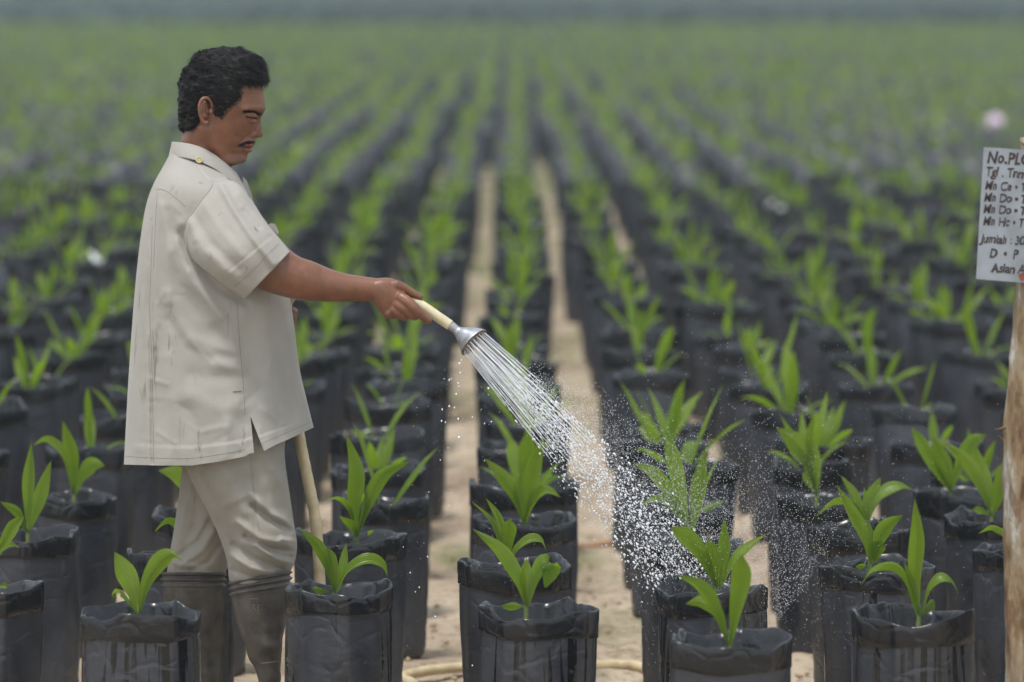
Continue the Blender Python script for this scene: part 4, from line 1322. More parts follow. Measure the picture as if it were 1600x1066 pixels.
# ---- hair cap
def hair():
    n, m = 120, 120
    outer = [(74.5, 340, 372), (77, 328, 384), (82, 313, 396), (90, 302, 406), (99, 295, 413), (109, 289, 418), (119, 284.5, 419.5), (127, 281.5, 417.5), (133, 280, 412), (150, 278.5, 410),
             (170, 278, 408), (186, 279, 405), (200, 280.5, 402), (207, 283, 400)]
    ys = [o_[0] for o_ in outer]
    y = np.linspace(74.5, 207, n)
    bx = np.interp(y, ys, [o_[1] for o_ in outer]); fx = np.interp(y, ys, [o_[2] for o_ in outer])
    hy = [r_[0] for r_ in HEADROWS]
    hw0 = np.interp(y, hy, [r_[3] for r_ in HEADROWS])
    hwo = np.interp(y, [74.5, 78, 84, 92, 104, 120, 140, 165, 200, 207], [.014, .036, .056, .071, .083, .0895, .091, .0885, .078, .076])
    tp = np.interp(y, hy, TAPER)
    ph = np.linspace(0, 2 * math.pi, m, endpoint=False)
    e = 2 / 2.3
    c = np.sign(np.cos(ph)) * np.abs(np.cos(ph)) ** e
    s = np.sign(np.sin(ph)) * np.abs(np.sin(ph)) ** e
    u = (c + 1) / 2
    X = bx[:, None] * (1 - u) + fx[:, None] * u
    Wd = hwo[:, None] * s * (1 - tp[:, None] * u ** 2.2)
    Yp = np.broadcast_to(y[:, None], X.shape).copy()
    front = np.interp(y, [74, 131, 133, 140, 153, 158, 163, 168, 173, 177, 181, 183, 190, 200, 204, 207], [999, 999, 378, 376, 374, 366, 358, 353, 350, 348, 346, 309, 308, 303, 297, 286])
    # inset the surface into the skin where it meets the hairline
    bxs = np.interp(y, hy, [r_[1] for r_ in HEADROWS]); fxs = np.interp(y, hy, [r_[2] for r_ in HEADROWS])
    Xs = bxs[:, None] * (1 - u) + fxs[:, None] * u
    Ws = hw0[:, None] * s * (1 - tp[:, None] * u ** 2.2) * 0.97
    fr2 = front[:, None] + 1.5 * np.sin(Yp * 1.1) + 1.0 * np.sin(Yp * 2.7 + 1)
    dist = fr2 - X
    ear = np.exp(-((X - 321) / 13) ** 4 - ((Yp - 176) / 24) ** 4)
    k = np.clip(dist / 7, 0, 1) * (1 - 0.85 * ear) * np.clip((207 - Yp) / 8, 0, 1) ** 0.7
    k = k * k * (3 - 2 * k)
    top = (Yp < 131)
    k = np.where(top, np.clip(k, 0, 1), k)
    X2, W2_ = Xs + (X - Xs) * k, Ws + (Wd - Ws) * k
    Y2 = Yp + 0
    S = np.stack([X2, Y2, W2_], -1)
    pw = S2W(S)
    cen = S2W(np.array([345.0, 140.0, 0.0]))
    dirn = pw - cen
    dirn /= np.linalg.norm(dirn, axis=-1)[..., None]
    wob = 0.0024 * W1(pw * np.array([1, 1, 1.6]), 20) + 0.0016 * W2(pw * np.array([1, 1, 2.0]), 42)
    pw = pw + dirn * (wob * k)[..., None]
    F0 = grid_faces(n, m)
    kf = k.reshape(-1)
    Fc = [f for f in F0 if max(kf[i] for i in f) > 0.02]
    Fc.append(tuple(range(m))[::-1])
    V = pw.reshape(-1, 3)
    h = addm('hair', V, Fc, HAIR)
    # locks
    r_ = random.Random(3)
    hv = V
    quads = [f for f in Fc if len(f) == 4 and min(kf[i] for i in f) > 0.10]
    crown = S2W(np.array([318.0, 92.0, 0.0]))
    roots = []
    for i in range(9500):
        f = quads[r_.randrange(len(quads))]
        a, b = r_.random(), r_.random()
        p = (hv[f[0]] * (1 - a) + hv[f[1]] * a) * (1 - b) + (hv[f[3]] * (1 - a) + hv[f[2]] * a) * b
        nn = p - cen; nn /= np.linalg.norm(nn)
        dr = (p - crown) + np.array([0.05, 0, -0.01]) + np.array([0.02, 0.02, 0.02]) * W3(p[None], 30)[0] * np.array([1, 1, 1])
        dr = dr - nn * (dr @ nn)
        dr = dr / (np.linalg.norm(dr) + 1e-9)
        dr = dr + 0.35 * np.array([r_.gauss(0, 1), r_.gauss(0, 1), r_.gauss(0, 1)])
        dr = dr - nn * (dr @ nn); dr /= np.linalg.norm(dr)
        roots.append((p - nn * 0.001, dr, nn, r_.uniform(0.009, 0.019), r_.uniform(-0.22, 0.22)))
    strands('hair_locks', roots, h, 0.0008)
hair()
def patch_hairs(name, poly, n, dirpx, L, width, both=True, nlift=0.0004):
    """hairs rooted on the skin inside a photo-pixel polygon given as (x, top y, bottom y) columns"""
    r_ = random.Random(len(name) + n)
    xs = [p_[0] for p_ in poly]
    roots = []
    for i in range(n):
        x = r_.uniform(min(xs), max(xs))
        y0 = np.interp(x, xs, [p_[1] for p_ in poly]); y1 = np.interp(x, xs, [p_[2] for p_ in poly])
        y = r_.uniform(y0, y1)
        p, nn = hit(x, y)
        if p is None or abs(p[1] - YM) > 0.12: continue
        dr = S2W(np.array([x + dirpx[0], y + dirpx[1], p[1] - YM])) - p
        dr = dr / np.linalg.norm(dr) + 0.25 * np.array([r_.gauss(0, 1), r_.gauss(0, 1), r_.gauss(0, 1)])
        dr = dr - nn * (dr @ nn); dr /= np.linalg.norm(dr) + 1e-9
        l = L * r_.uniform(0.7, 1.2)
        roots.append((p + nn * nlift, dr, nn, l, r_.uniform(-.1, .1)))
        if both:
            roots.append((mirror(p + nn * nlift), mirror(p + dr) - mirror(p), mirror(p + nn) - mirror(p), l, 0.0))
    return strands(name, roots, man, width)
patch_hairs('eyebrow', [(382, 173.5, 175), (387, 171.5, 176), (396, 172, 177.5), (404, 174.5, 179.5), (413, 177.5, 181)], 300, (-3, -0.6), 0.0065, 0.00045)
patch_hairs('eyelash', [(384, 181.4, 182.6), (392, 183.2, 184.9), (401, 184.2, 186)], 120, (1.5, 1.2), 0.0028, 0.0005)
patch_hairs('moustache', [(375, 226, 228.8), (379, 222.8, 227.4), (386, 219.8, 225.4), (394, 219, 224.4), (400, 219, 223.8)], 330, (-2.4, 3), 0.0048, 0.0004)
patch_hairs('sideburn_hair', [(345, 174, 187), (351, 166, 183), (358, 158, 173), (366, 150, 165), (374, 133, 160), (380, 130, 150)], 420, (-1, 3.5), 0.0042, 0.00028)
# eyes: a narrow look downward
for sg in (-1, 1):
    c = S2W(np.array([391.5, 184.0, sg * .0352]))
    V = []
    for i in range(8):
        th = math.pi * (i + .5) / 8
        for j in range(12):
            a = 6.283 * j / 12
            V.append(c + 0.0115 * np.array([math.sin(th) * math.cos(a), math.sin(th) * math.sin(a), math.cos(th)]))
    e_ = addm('eye', V, grid_faces(8, 12, cap0=True, cap1=True), EYE_M)
    ci_ = c + np.array([0.0045, sg * 0.0064, -0.0055])
    V = [ci_ + 0.0042 * np.array([math.sin(th) * math.cos(a), math.sin(th) * math.sin(a), math.cos(th)]) for th in np.linspace(.3, 2.8, 6) for a in np.linspace(0, 6.283, 10, endpoint=False)]
    addm('iris', V, grid_faces(6, 10, cap0=True, cap1=True), IRIS_M, e_)

# finger nails
def nail_at(x, y, w, h, ang):
    V = []
    for i in range(4):
        for j in range(5):
            u, v = (j / 4 - .5) * w, (i / 3 - .5) * h
            u *= 1 - 0.25 * abs(v / h * 2) ** 3
            X_, Y_ = x + u * math.cos(ang) - v * math.sin(ang), y + u * math.sin(ang) + v * math.cos(ang)
            p, nn = hit(X_, Y_)
            if p is None: return
            V.append(p + nn * 0.0007)
    addm('fingernail', V, grid_faces(4, 5, closed=False), NAIL_M)
nail_at(660.5, 464.8, 6.2, 4.4, 0.5)
nail_at(671.2, 504.2, 5.2, 4.2, 0.8)

# ---- clothes
def folds_apply(S, ph, folds, wts=None):
    """push the camera-facing side out or in along fold lines given in photo pixels"""
    X, Yp = S[..., 0], S[..., 1]
    near = np.clip(-np.sin(ph) * 1.5, 0, 1)[None, :]
    for f in folds:
        pts, w, amp = f
        g = gauss_line(X, Yp, pts, w)
        S[..., 2] -= amp * g * near
    return S
def noise_cloth(S, amp1, f1, amp2, f2):
    Wp = S2W(S)
    S[..., 2] += amp1 * W1(Wp, f1) + amp2 * W2(Wp, f2)
    return S

# shirt body, cut open at the side vent
n, m = 230, 300
SHR = [(269, 232, 378, 292, .066, 0, -10), (266, 240, 382, 300, .077, 0, -11), (254, 263, 389, 310, .120, 0, -14), (240, 289, 397, 321, .170, 0, -19), (229, 319, 409, 340, .196, 0, -21), (221, 362, 427, 368, .204, 0, -14),
       (213, 430, 446, 430, .203, 0), (207, 500, 458, 496, .200, 0), (201.5, 580, 467.5, 572, .203, 0), (197.5, 650, 480, 628, .209, 0), (193.5, 726, 490, 668, .216, 0)]
S, ph = tube(SHR, n, m, n_exp=2.25)
# hem outline on the visible side
u = np.clip((S[..., 0] - 193) / (490 - 193), 0, 1)
tt = np.linspace(0, 1, n)[:, None]
hemx = [193, 250, 300, 345, 384.5, 386, 400, 450, 490]
hemy = [726, 727.5, 727.5, 721, 713, 710, 707, 687, 668]
side_near = np.clip(-np.sin(ph), 0, 1)[None, :]
hy_ = np.interp(S[-1, :, 0], hemx, hemy)
wdown = np.clip((tt - 0.55) / 0.45, 0, 1) ** 1.3
S[..., 1] += (hy_ - S[-1, :, 1])[None, :] * wdown
FOLDS = [([(283, 365), (305, 405), (345, 450), (380, 470)], 9, -.012), ([(258, 330), (262, 380), (300, 450), (330, 500)], 13, .007),
         ([(276, 380), (300, 440), (345, 495)], 8, .007), ([(300, 470), (340, 520), (372, 545)], 12, -.005), ([(296, 535), (335, 566), (374, 578)], 9, .0055), ([(318, 540), (350, 556), (374, 560)], 8, -.003), ([(262, 500), (300, 545), (330, 560)], 8, -.004), ([(282, 350), (262, 400), (262, 470)], 9, .006), ([(300, 425), (352, 500), (372, 560)], 9, .006),
         ([(300, 585), (340, 592), (376, 585)], 11, -.003), ([(262, 460), (285, 520), (330, 545), (370, 548)], 10, .005), ([(385, 520), (392, 590), (384, 660)], 14, -.006), ([(415, 480), (425, 560), (420, 640)], 15, .007),
         ([(440, 500), (452, 580), (462, 650)], 9, -.005), ([(250, 320), (246, 420), (242, 540)], 6, .006), ([(262, 330), (270, 380)], 7, -.006), ([(300, 620), (350, 640), (378, 632)], 14, .004),
         ([(210, 500), (222, 600), (214, 700)], 8, .005), ([(236, 345), (232, 480), (238, 600), (238, 725)], 2.6, -.006), ([(230, 345), (226, 480), (232, 600), (232, 725)], 3, .0045),
         ([(405, 335), (415, 370)], 7, .006), ([(262, 560), (272, 640), (262, 720)], 12, .005), ([(290, 640), (320, 690), (330, 725)], 12, -.004), ([(350, 300), (372, 300), (395, 330)], 6, .005),
         ([(355, 660), (352, 715)], 9, .005), ([(405, 600), (432, 660), (436, 690)], 9, -.004), ([(372, 282), (382, 300)], 4, -.006)]
rf = random.Random(8)
for _ in range(46):       # faint crumples of washed cotton
    fx, fy = rf.uniform(205, 470), rf.uniform(310, 700)
    fa, fl = rf.gauss(1.35 if fx > 380 else 0.9, 0.6), rf.uniform(14, 46)
    FOLDS.append(([(fx, fy), (fx + fl * .5 * math.cos(fa) + rf.gauss(0, 2), fy + fl * .5 * math.sin(fa)), (fx + fl * math.cos(fa), fy + fl * math.sin(fa))], rf.uniform(2.6, 5.5), rf.uniform(.0009, .0022) * rf.choice((-1, 1))))
S = folds_apply(S, ph, FOLDS)
S = noise_cloth(S, .0020, 4, .0005, 14)
# rough edge of the hem turn-up
hem = np.clip((tt - 0.955) / 0.045, 0, 1)
S[..., 2] -= 0.0035 * (tt > 0.957) * side_near
jseam = int(np.argmin(np.abs(S[int(n * .8), :, 0] - 383) + 1000 * (np.sin(ph) > -0.2)))
V = S2W(S).reshape(-1, 3)
# vent
i0 = int(np.argmin(np.abs(S[:, jseam, 1] - 650)))
dupV, dupIdx = [], {}
for i in range(i0 + 1, n):
    k = (i - i0) / (n - 1 - i0)
    col = S[i, jseam].copy()
    dupIdx[i] = n * m + len(dupV)
    colR = col + np.array([15.5 * k, -3.0 * k, -0.002])
    dupV.append(S2W(colR))
    for dj in range(1, 16):      # spread the front panel away from the vent (columns go from the right edge at 0 to the near side)
        jj = jseam + dj
        fall = (1 - dj / 16) ** 1.5
        S[i, jj % m, 0] += 15.5 * k * fall
        S[i, jj % m, 1] -= 3.0 * k * fall
V = S2W(S).reshape(-1, 3)
V = np.vstack([V, np.array(dupV)])
Fc = []
for i in range(n - 1):
    for j in range(m):
        a, b = i * m + j, i * m + (j + 1) % m
        c_, d_ = b + m, a + m
        if j == jseam:
            if i + 1 in dupIdx: d_ = dupIdx[i + 1]
            if i in dupIdx: a = dupIdx[i]
        Fc.append((a, b, c_, d_))
SHV, SHF = V, Fc
shirt = addm('shirt', V, Fc, SHIRT)
# sleeves
def sleeve(rows, flds, near=True):
    S, ph = tube(rows, 120, 130, n_exp=2.35)
    if near:
        rf = random.Random(9)
        flds = list(flds)
        for _ in range(16):
            fx, fy = rf.uniform(300, 420), rf.uniform(310, 430)
            fl = rf.uniform(12, 34); fa = rf.gauss(0.85, 0.4)
            flds.append(([(fx, fy), (fx + fl * math.cos(fa), fy + fl * math.sin(fa))], rf.uniform(2.4, 4.5), rf.uniform(.0005, .0012) * rf.choice((-1, 1))))
        S = folds_apply(S, ph, flds)
    S = noise_cloth(S, .0013, 6, .0004, 16)
    tt = np.linspace(0, 1, 120)[:, None]
    S[..., 2] -= 0.0032 * (tt > 0.845) * (np.clip(-np.sin(ph), 0, 1))[None, :]
    # turned inside at the cuff
    S2 = np.concatenate([S, S[-1:] * 1.0, S[-12:-11] * 1.0], 0)
    c0 = S[-1].mean(0)
    S2[-2] = c0 + (S[-1] - c0) * 0.955
    c1 = S[-12].mean(0)
    S2[-1] = c1 + (S[-12] - c1) * 0.93
    V = S2W(S2).reshape(-1, 3)
    return V, grid_faces(S2.shape[0], 130)
SLF = [([(345, 290), (370, 335), (398, 375), (427, 413)], 5.5, .010), ([(356, 290), (385, 330), (412, 365), (440, 400)], 8, -.004), ([(292, 345), (310, 385), (350, 425)], 9, .006), ([(300, 330), (330, 380), (372, 420)], 8, -.006),
       ([(318, 318), (345, 360), (380, 400)], 6, .004), ([(372, 305), (400, 335), (420, 362)], 5, .005), ([(380, 330), (405, 356)], 4, -.004), ([(330, 395), (360, 430), (385, 450)], 7, .003), ([(300, 350), (305, 375)], 5, .004)]
SV, SF = sleeve([(292, 336, 336, 282, .040, -.140), (285, 352, 356, 281, .058, -.157), (287, 374, 376, 291, .066, -.170), (300, 404, 396, 322, .076, -.190), (332, 431, 424, 358, .086, -.205), (382, 468, 453.5, 393, .079, -.207)], SLF)
slv = addm('sleeve', SV, SF, SHIRT, shirt)
LV2, LF2 = sleeve([(310, 345, 360, 300, .06, .14), (295, 375, 375, 330, .07, .185), (300, 420, 380, 410, .075, .21), (305, 455, 385, 450, .072, .22)], None, False)
addm('sleeve', LV2, LF2, SHIRT, shirt)
bvh_s = BVHTree.FromPolygons([tuple(v) for v in SHV], SHF)
allV = np.vstack([SHV, SV]); allF = SHF + [tuple(len(SHV) + i for i in f) for f in SF]
bvh_a = BVHTree.FromPolygons([tuple(v) for v in allV], allF)
def hitc(x, y, bvh=bvh_a):
    p, nn = hit(x, y, bvh)
    if p is None: return None
    if nn @ (np.array([0, 0, CH]) - p) < 0: nn = -nn
    return p, nn
def strip(name, pts, wpx, mat, lift=0.0005, n=60, parent=None, bvh=bvh_a, across=4, puff=0.0):
    """a narrow band of cloth laid on the surface along photo-pixel points"""
    C = catmull(pts, n)
    T = np.gradient(C, axis=0); T /= np.linalg.norm(T, axis=1)[:, None]
    V, rowsok = [], []
    last = None
    for i in range(n):
        row = []
        ok = True
        for j in range(across):
            o = (j / (across - 1) - .5) * wpx
            x, y = C[i, 0] - T[i, 1] * o, C[i, 1] + T[i, 0] * o
            h_ = hitc(x, y, bvh)
            if h_ is None: ok = False; break
            e = 1 if 0 < j < across - 1 else 0
            row.append(h_[0] + h_[1] * (lift * e - 0.0003 * (1 - e) + puff * e))
        if ok: V.append(row)
    if len(V) < 2: return None
    return addm(name, np.array(V), grid_faces(len(V), across, closed=False), mat, parent or shirt)
def flap(name, quad, mat, nu=14, nv=14, lift=0.0035, parent=None, bvh=bvh_a):
    """a piece of cloth with its edges turned down, laid over a photo-pixel quadrilateral"""
    q = np.array(quad, float)
    V = []
    for i in range(nv):
        for j in range(nu):
            a, b = j / (nu - 1), i / (nv - 1)
            p_ = (q[0] * (1 - a) + q[1] * a) * (1 - b) + (q[3] * (1 - a) + q[2] * a) * b
            h_ = hitc(p_[0], p_[1], bvh)
            if h_ is None: return None
            e = 0 if i in (0, nv - 1) or j in (0, nu - 1) else 1
            V.append(h_[0] + h_[1] * (lift if e else 0.0002))
    return addm(name, V, grid_faces(nv, nu, closed=False), mat, parent or shirt)
strip('yoke_seam', [(243, 295), (258, 298), (275, 310), (290, 323)], 1.3, SEAM_SHADE)
arm_pts = []
SVg = SV.reshape(-1, 130, 3)
for j in list(range(0, 130)):
    if math.sin(j / 130 * 6.2832) > -0.12: continue
    for i in range(0, 60):
        w = SVg[i, j]
        d_ = w - np.array([0, 0, CH])
        t_ = Vector(d_).normalized()
        hl, hn, hi_, hd_ = bvh_s.ray_cast(CAMV, t_)
        if hl is None or hd_ > np.linalg.norm(d_) + 0.0005:
            s1_ = F / (w[1] * _fw[1] + (w[2] - CH) * _fw[2])
            arm_pts.append((800 + w[0] * s1_, 533 - (w[1] * _up[1] + (w[2] - CH) * _up[2]) * s1_))
            break
arm_pts = [p_ for k, p_ in enumerate(arm_pts) if k % 6 == 0]
if len(arm_pts) > 4:
    strip('armhole_seam', arm_pts[1:-1], 1.8, SEAM_SHADE, n=90)
strip('side_seam', [(370, 470), (374, 530), (380, 600), (383, 648)], 1.1, SEAM_SHADE, n=80)
strip('bar_tack', [(364, 612), (377, 611)], 2.2, SEAM_SHADE, lift=.002, n=8)
strip('sleeve_hem_stitch', [(366, 449), (395, 423), (418, 398), (437, 380)], 0.9, SEAM_SHADE)
strip('hem_stitch', [(196, 713), (250, 716), (300, 716), (345, 710), (383, 703)], 0.8, SEAM_SHADE, n=90)
strip('hem_stitch', [(399, 697), (430, 684), (460, 671), (487, 659)], 0.8, SEAM_SHADE)
strip('pleat', [(238, 352), (236, 420), (234, 480), (237, 560), (239, 640), (240, 724)], 1.3, SEAM_SHADE, n=120)  # dark line painting the shade of the back fold
strip('pleat', [(246, 300), (243, 350), (240, 420)], 0.9, SEAM_SHADE, n=50)
flap('shoulder_strap', [(303, 257), (322, 252), (358, 280), (329, 286)], SHIRT)
def button(x, y, rpx, parent):
    h_ = hitc(x, y, bvh_c)
    if h_ is None: return
    p, nn = h_
    nn = (nn + np.array([0, -1.2, 0.1])); nn /= np.linalg.norm(nn)
    a = np.cross(nn, (0, 0, 1)); a /= np.linalg.norm(a); b = np.cross(nn, a)
    s = YM / F
    prof = [(1.0, 0), (1.02, .0012), (.92, .0022), (.72, .0020), (.62, .0012), (.3, .0012), (0.05, .0013)]
    V = []
    for (q, hgt) in prof:
        for k in range(18):
            t = 6.283 * k / 18
            V.append(p + nn * (0.004 + hgt) + (a * math.cos(t) + b * math.sin(t)) * q * rpx * s)
    bt = addm('button', V, grid_faces(len(prof), 18, cap1=True), BUTTON, parent)
    V = []
    for q in (0.42, 0.58):
        for k in range(16):
            t = 6.283 * k / 16
            V.append(p + nn * (0.0057) + (a * math.cos(t) + b * math.sin(t)) * q * rpx * s)
    bt2 = mk('button_ring', np.array(V) - mo, grid_faces(2, 16), BUTTON_D, parent)
# collar
def collar():
    n_, m_ = 14, 120
    top = (268.5, 221.5, 372, 272, .070); low = (263.5, 244, 392, 310, .103)
    ph = np.linspace(0, 2 * math.pi, m_, endpoint=False)
    c, s = np.cos(ph), np.sin(ph)
    u = (c + 1) / 2
    V = []
    for i in range(n_):
        t = i / (n_ - 1)
        L = [a + (b - a) * t for a, b in zip(top, low)]
        bul = math.sin(t * math.pi) * 0.004
        X_ = L[0] * (1 - u) + L[2] * u
        # line of the collar edge bows up over the shoulder
        Y_ = L[1] * (1 - u) + L[3] * u - (14.0 + 3 * t) * np.sin(np.pi * u)
        D_ = (L[4] + bul) * s * (1 - 0.25 * u ** 2)
        V.append(S2W(np.stack([X_, Y_, D_], -1)))
    # turn under at the low edge and inside at the top
    V.append(V[-1] + (S2W(np.array([330., 270., 0.])) - V[-1]) * 0.05 + np.array([0, 0, .002]))
    inner = V[0] + (S2W(np.array([322., 250., 0.])) - V[0]) * 0.06
    V = [inner + np.array([0, 0, -.02]), inner] + V
    V = np.array(V)
    # leave the throat open: drop the front columns
    keep = [j for j in range(m_) if not (u[j] > 0.985)]
    Fc = []
    for i in range(len(V) - 1):
        for j in range(m_):
            j2 = (j + 1) % m_
            if u[j] > 0.985 and u[j2] > 0.985: continue
            Fc.append((i * m_ + j, i * m_ + j2, (i + 1) * m_ + j2, (i + 1) * m_ + j))
    global bvh_c
    bvh_c = BVHTree.FromPolygons([tuple(v) for v in np.vstack([V.reshape(-1, 3), allV])], Fc + [tuple(len(V) * m_ + i for i in f) for f in allF])
    co_ = addm('collar', V.reshape(-1, 3), Fc, SHIRT, shirt)
    # far collar point and open placket seen past the throat
    pts = [(380, 276), (386, 283), (393, 300), (398, 322), (391, 316), (383, 300), (379, 288)]
    V = [S2W(np.array([x, y, 0.03 - 0.004 * k])) for k, (x, y) in enumerate(pts)] + [S2W(np.array([x - 2, y, 0.045 - 0.004 * k])) for k, (x, y) in enumerate(pts)]
    kx = len(pts)
    Fc = [tuple(range(kx)), tuple(range(kx, 2 * kx))[::-1]] + [(i, (i + 1) % kx, kx + (i + 1) % kx, kx + i) for i in range(kx)]
    addm('lapel', V, Fc, SHIRT, shirt, smooth=False)
collar()
button(311.5, 250.5, 5.4, shirt)
# chest pocket flap sticking out past the sleeve
pts = [(416, 352), (424, 349), (430, 350), (436, 362), (434, 367), (428, 361), (424, 358)]
V = [S2W(np.array([x, y, -0.06])) for (x, y) in pts] + [S2W(np.array([x - 3, y + 2, 0.01])) for (x, y) in pts]
kx = len(pts)
addm('pocket_flap', V, [tuple(range(kx)), tuple(range(kx, 2 * kx))[::-1]] + [(i, (i + 1) % kx, kx + (i + 1) % kx, kx + i) for i in range(kx)], SHIRT, shirt, smooth=False)

# trousers
def trouser(rows, flds, n=170, m=150, seed=0):
    S, ph = tube(rows, n, m, n_exp=2.15)
    S = folds_apply(S, ph, [(a_, w_, k_ * 1.35) for a_, w_, k_ in flds])
    S = noise_cloth(S, .0026, 8, .0013, 18)
    return S2W(S).reshape(-1, 3), grid_faces(n, m)
NF = [([(300, 745), (325, 800), (345, 850), (356, 885)], 6, .010), ([(312, 740), (340, 800), (362, 850)], 9, -.006), ([(392, 770), (420, 800), (450, 815), (462, 830)], 7, .008), ([(395, 790), (425, 815), (455, 828)], 5, -.008),
      ([(370, 815), (405, 842), (450, 850)], 6, .009), ([(385, 838), (420, 858), (458, 862)], 5, -.009), ([(400, 850), (430, 873), (456, 880)], 5.5, .010), ([(365, 850), (395, 872), (440, 888)], 5, -.008),
      ([(360, 868), (390, 888), (425, 897)], 6, .009), ([(430, 735), (446, 770), (455, 800)], 7, .006), ([(340, 720), (370, 760), (380, 800)], 12, .005), ([(405, 710), (415, 760), (420, 800)], 8, -.004),
      ([(395, 720), (400, 800), (398, 850)], 3, -.002), ([(362, 890), (400, 903), (450, 893)], 4, -.006), ([(440, 842), (462, 846)], 4, .008), ([(445, 868), (464, 872)], 4, -.006), ([(380, 775), (352, 790)], 7, .004)]
V, Fc = trouser([(262, 640, 462, 625, .10, -.075), (284, 700, 446, 690, .105, -.08), (292, 735, 446, 725, .103, -.08), (310, 772, 452, 768, .098, -.085), (331, 812, 459, 815, .094, -.088), (346, 848, 464, 850, .090, -.09),
                 (355, 878, 461, 876, .082, -.09), (358, 905, 453, 897, .067, -.09), (366, 932, 450, 925, .055, -.09)], NF)
o1 = len(V)
FF_ = [([(300, 740), (285, 800), (272, 850)], 7, .007), ([(285, 880), (315, 860), (335, 830)], 6, .007), ([(280, 868), (310, 845), (328, 815)], 5, -.007), ([(300, 890), (325, 878), (345, 850)], 5, -.006),
       ([(310, 770), (305, 820), (290, 850)], 7, -.005), ([(268, 878), (285, 884), (310, 886)], 5, .006)]
V2, Fc2 = trouser([(262, 640, 430, 625, .10, .075), (282, 700, 420, 690, .105, .08), (284, 735, 410, 725, .10, .08), (277, 790, 392, 790, .095, .085), (270, 838, 376, 838, .09, .09), (264, 872, 364, 872, .08, .09),
                   (261, 898, 352, 896, .064, .09), (265, 930, 345, 925, .052, .09)], FF_)
trs = addm('trousers', np.vstack([V, V2]), Fc + [tuple(o1 + i for i in f) for f in Fc2], TROUS)
bvh_t = BVHTree.FromPolygons([tuple(v) for v in V], Fc)
strip('trouser_seam', [(388, 660), (392, 720), (399, 790), (405, 830)], 1.1, SEAM_SHADE, n=60, parent=trs, bvh=bvh_t)

# boots
def boot(rows, band_y, label=None):
    n, m = 150, 64
    S, ph = tube(rows, n, m, n_exp=2.1)
    Wp = S2W(S)
    yy = S[..., 1] - (rows[0][1] + (rows[0][3] - rows[0][1]) * (np.cos(ph) + 1) / 2)[None, :]
    band = 0.0028 * np.clip(np.sin(yy / 9.0 * 6.2832) * 1.4, -1, 1) * (yy < 27) + 0.002 * (yy < 27)
    crease = 0.0018 * W1(Wp * np.array([1, 1, 3]), 9) * np.clip((yy - 60) / 60, 0, 1)
    c = S.mean(1, keepdims=True)
    dirp = S - c
    r0 = np.linalg.norm(np.stack([dirp[..., 0] * YM / F, dirp[..., 2]], -1), axis=-1) + 1e-6
    k = 1 + (band + crease) / r0
    S2 = S.copy()
    S2[..., 0] = c[..., 0] + dirp[..., 0] * k
    S2[..., 2] = c[..., 2] + dirp[..., 2] * k
    V = S2W(S2)
    inner = V[0] + (V[0].mean(0) - V[0]) * 0.09
    inner2 = inner + np.array([0, 0, -0.05])
    V = np.concatenate([inner2[None], inner[None], V], 0)
    V[..., 2] = np.maximum(V[..., 2], 0.004)
    o = addm('rubber_boot', V.reshape(-1, 3), grid_faces(n + 2, m, cap1=True), RUBBER)
    return V, o
VB, bo1 = boot([(359.5, 909, 453.5, 892, .066, -.09), (360.5, 925, 453.5, 910, .066, -.09), (363, 948, 452, 938, .064, -.09), (369, 972, 447, 965, .059, -.09), (383, 1010, 442, 1006, .050, -.09),
      (397, 1045, 438.5, 1045, .043, -.09), (403, 1075, 437, 1075, .040, -.09), (402, 1105, 441, 1105, .041, -.09), (400, 1130, 455, 1130, .043, -.09), (400, 1150, 478, 1152, .046, -.09), (400, 1168, 494, 1172, .046, -.09), (401, 1184, 492, 1184, .040, -.09)], 0)
boot([(253, 894, 351, 895, .066, .09), (254, 912, 351, 912, .066, .09), (256, 940, 350, 940, .064, .09), (262, 975, 348, 975, .06, .09), (272, 1010, 347.5, 1010, .052, .09), (283, 1045, 347, 1045, .045, .09),
      (288, 1075, 348, 1075, .042, .09), (286, 1105, 352, 1105, .043, .09), (286, 1130, 375, 1130, .045, .09), (287, 1148, 405, 1150, .046, .09), (288, 1162, 405, 1163, .04, .09)], 0)
bb = BVHTree.FromPolygons([tuple(v) for v in VB.reshape(-1, 3)], grid_faces(VB.shape[0], VB.shape[1]))
for seg in ([(391, 953), (391, 936), (402, 936), (402, 944)], [(394.5, 954.5), (394.5, 946), (398.5, 946), (398.5, 950), (394.5, 950)], [(396, 950), (399.5, 954.5)], [(402, 954), (402, 946), (406, 946)], [(402, 950), (405, 950)], [(402, 954), (406, 954)]):
    for a, b in zip(seg[:-1], seg[1:]):
        strip('stamped_mark', [a, b], 1.3, RUBBER_MARK, lift=.0012, n=5, parent=bo1, bvh=bb)
strip('mud_crease', [(408, 1037), (425, 1035), (436, 1033)], 1.4, RUBBER_MARK, lift=.001, n=12, parent=bo1, bvh=bb)

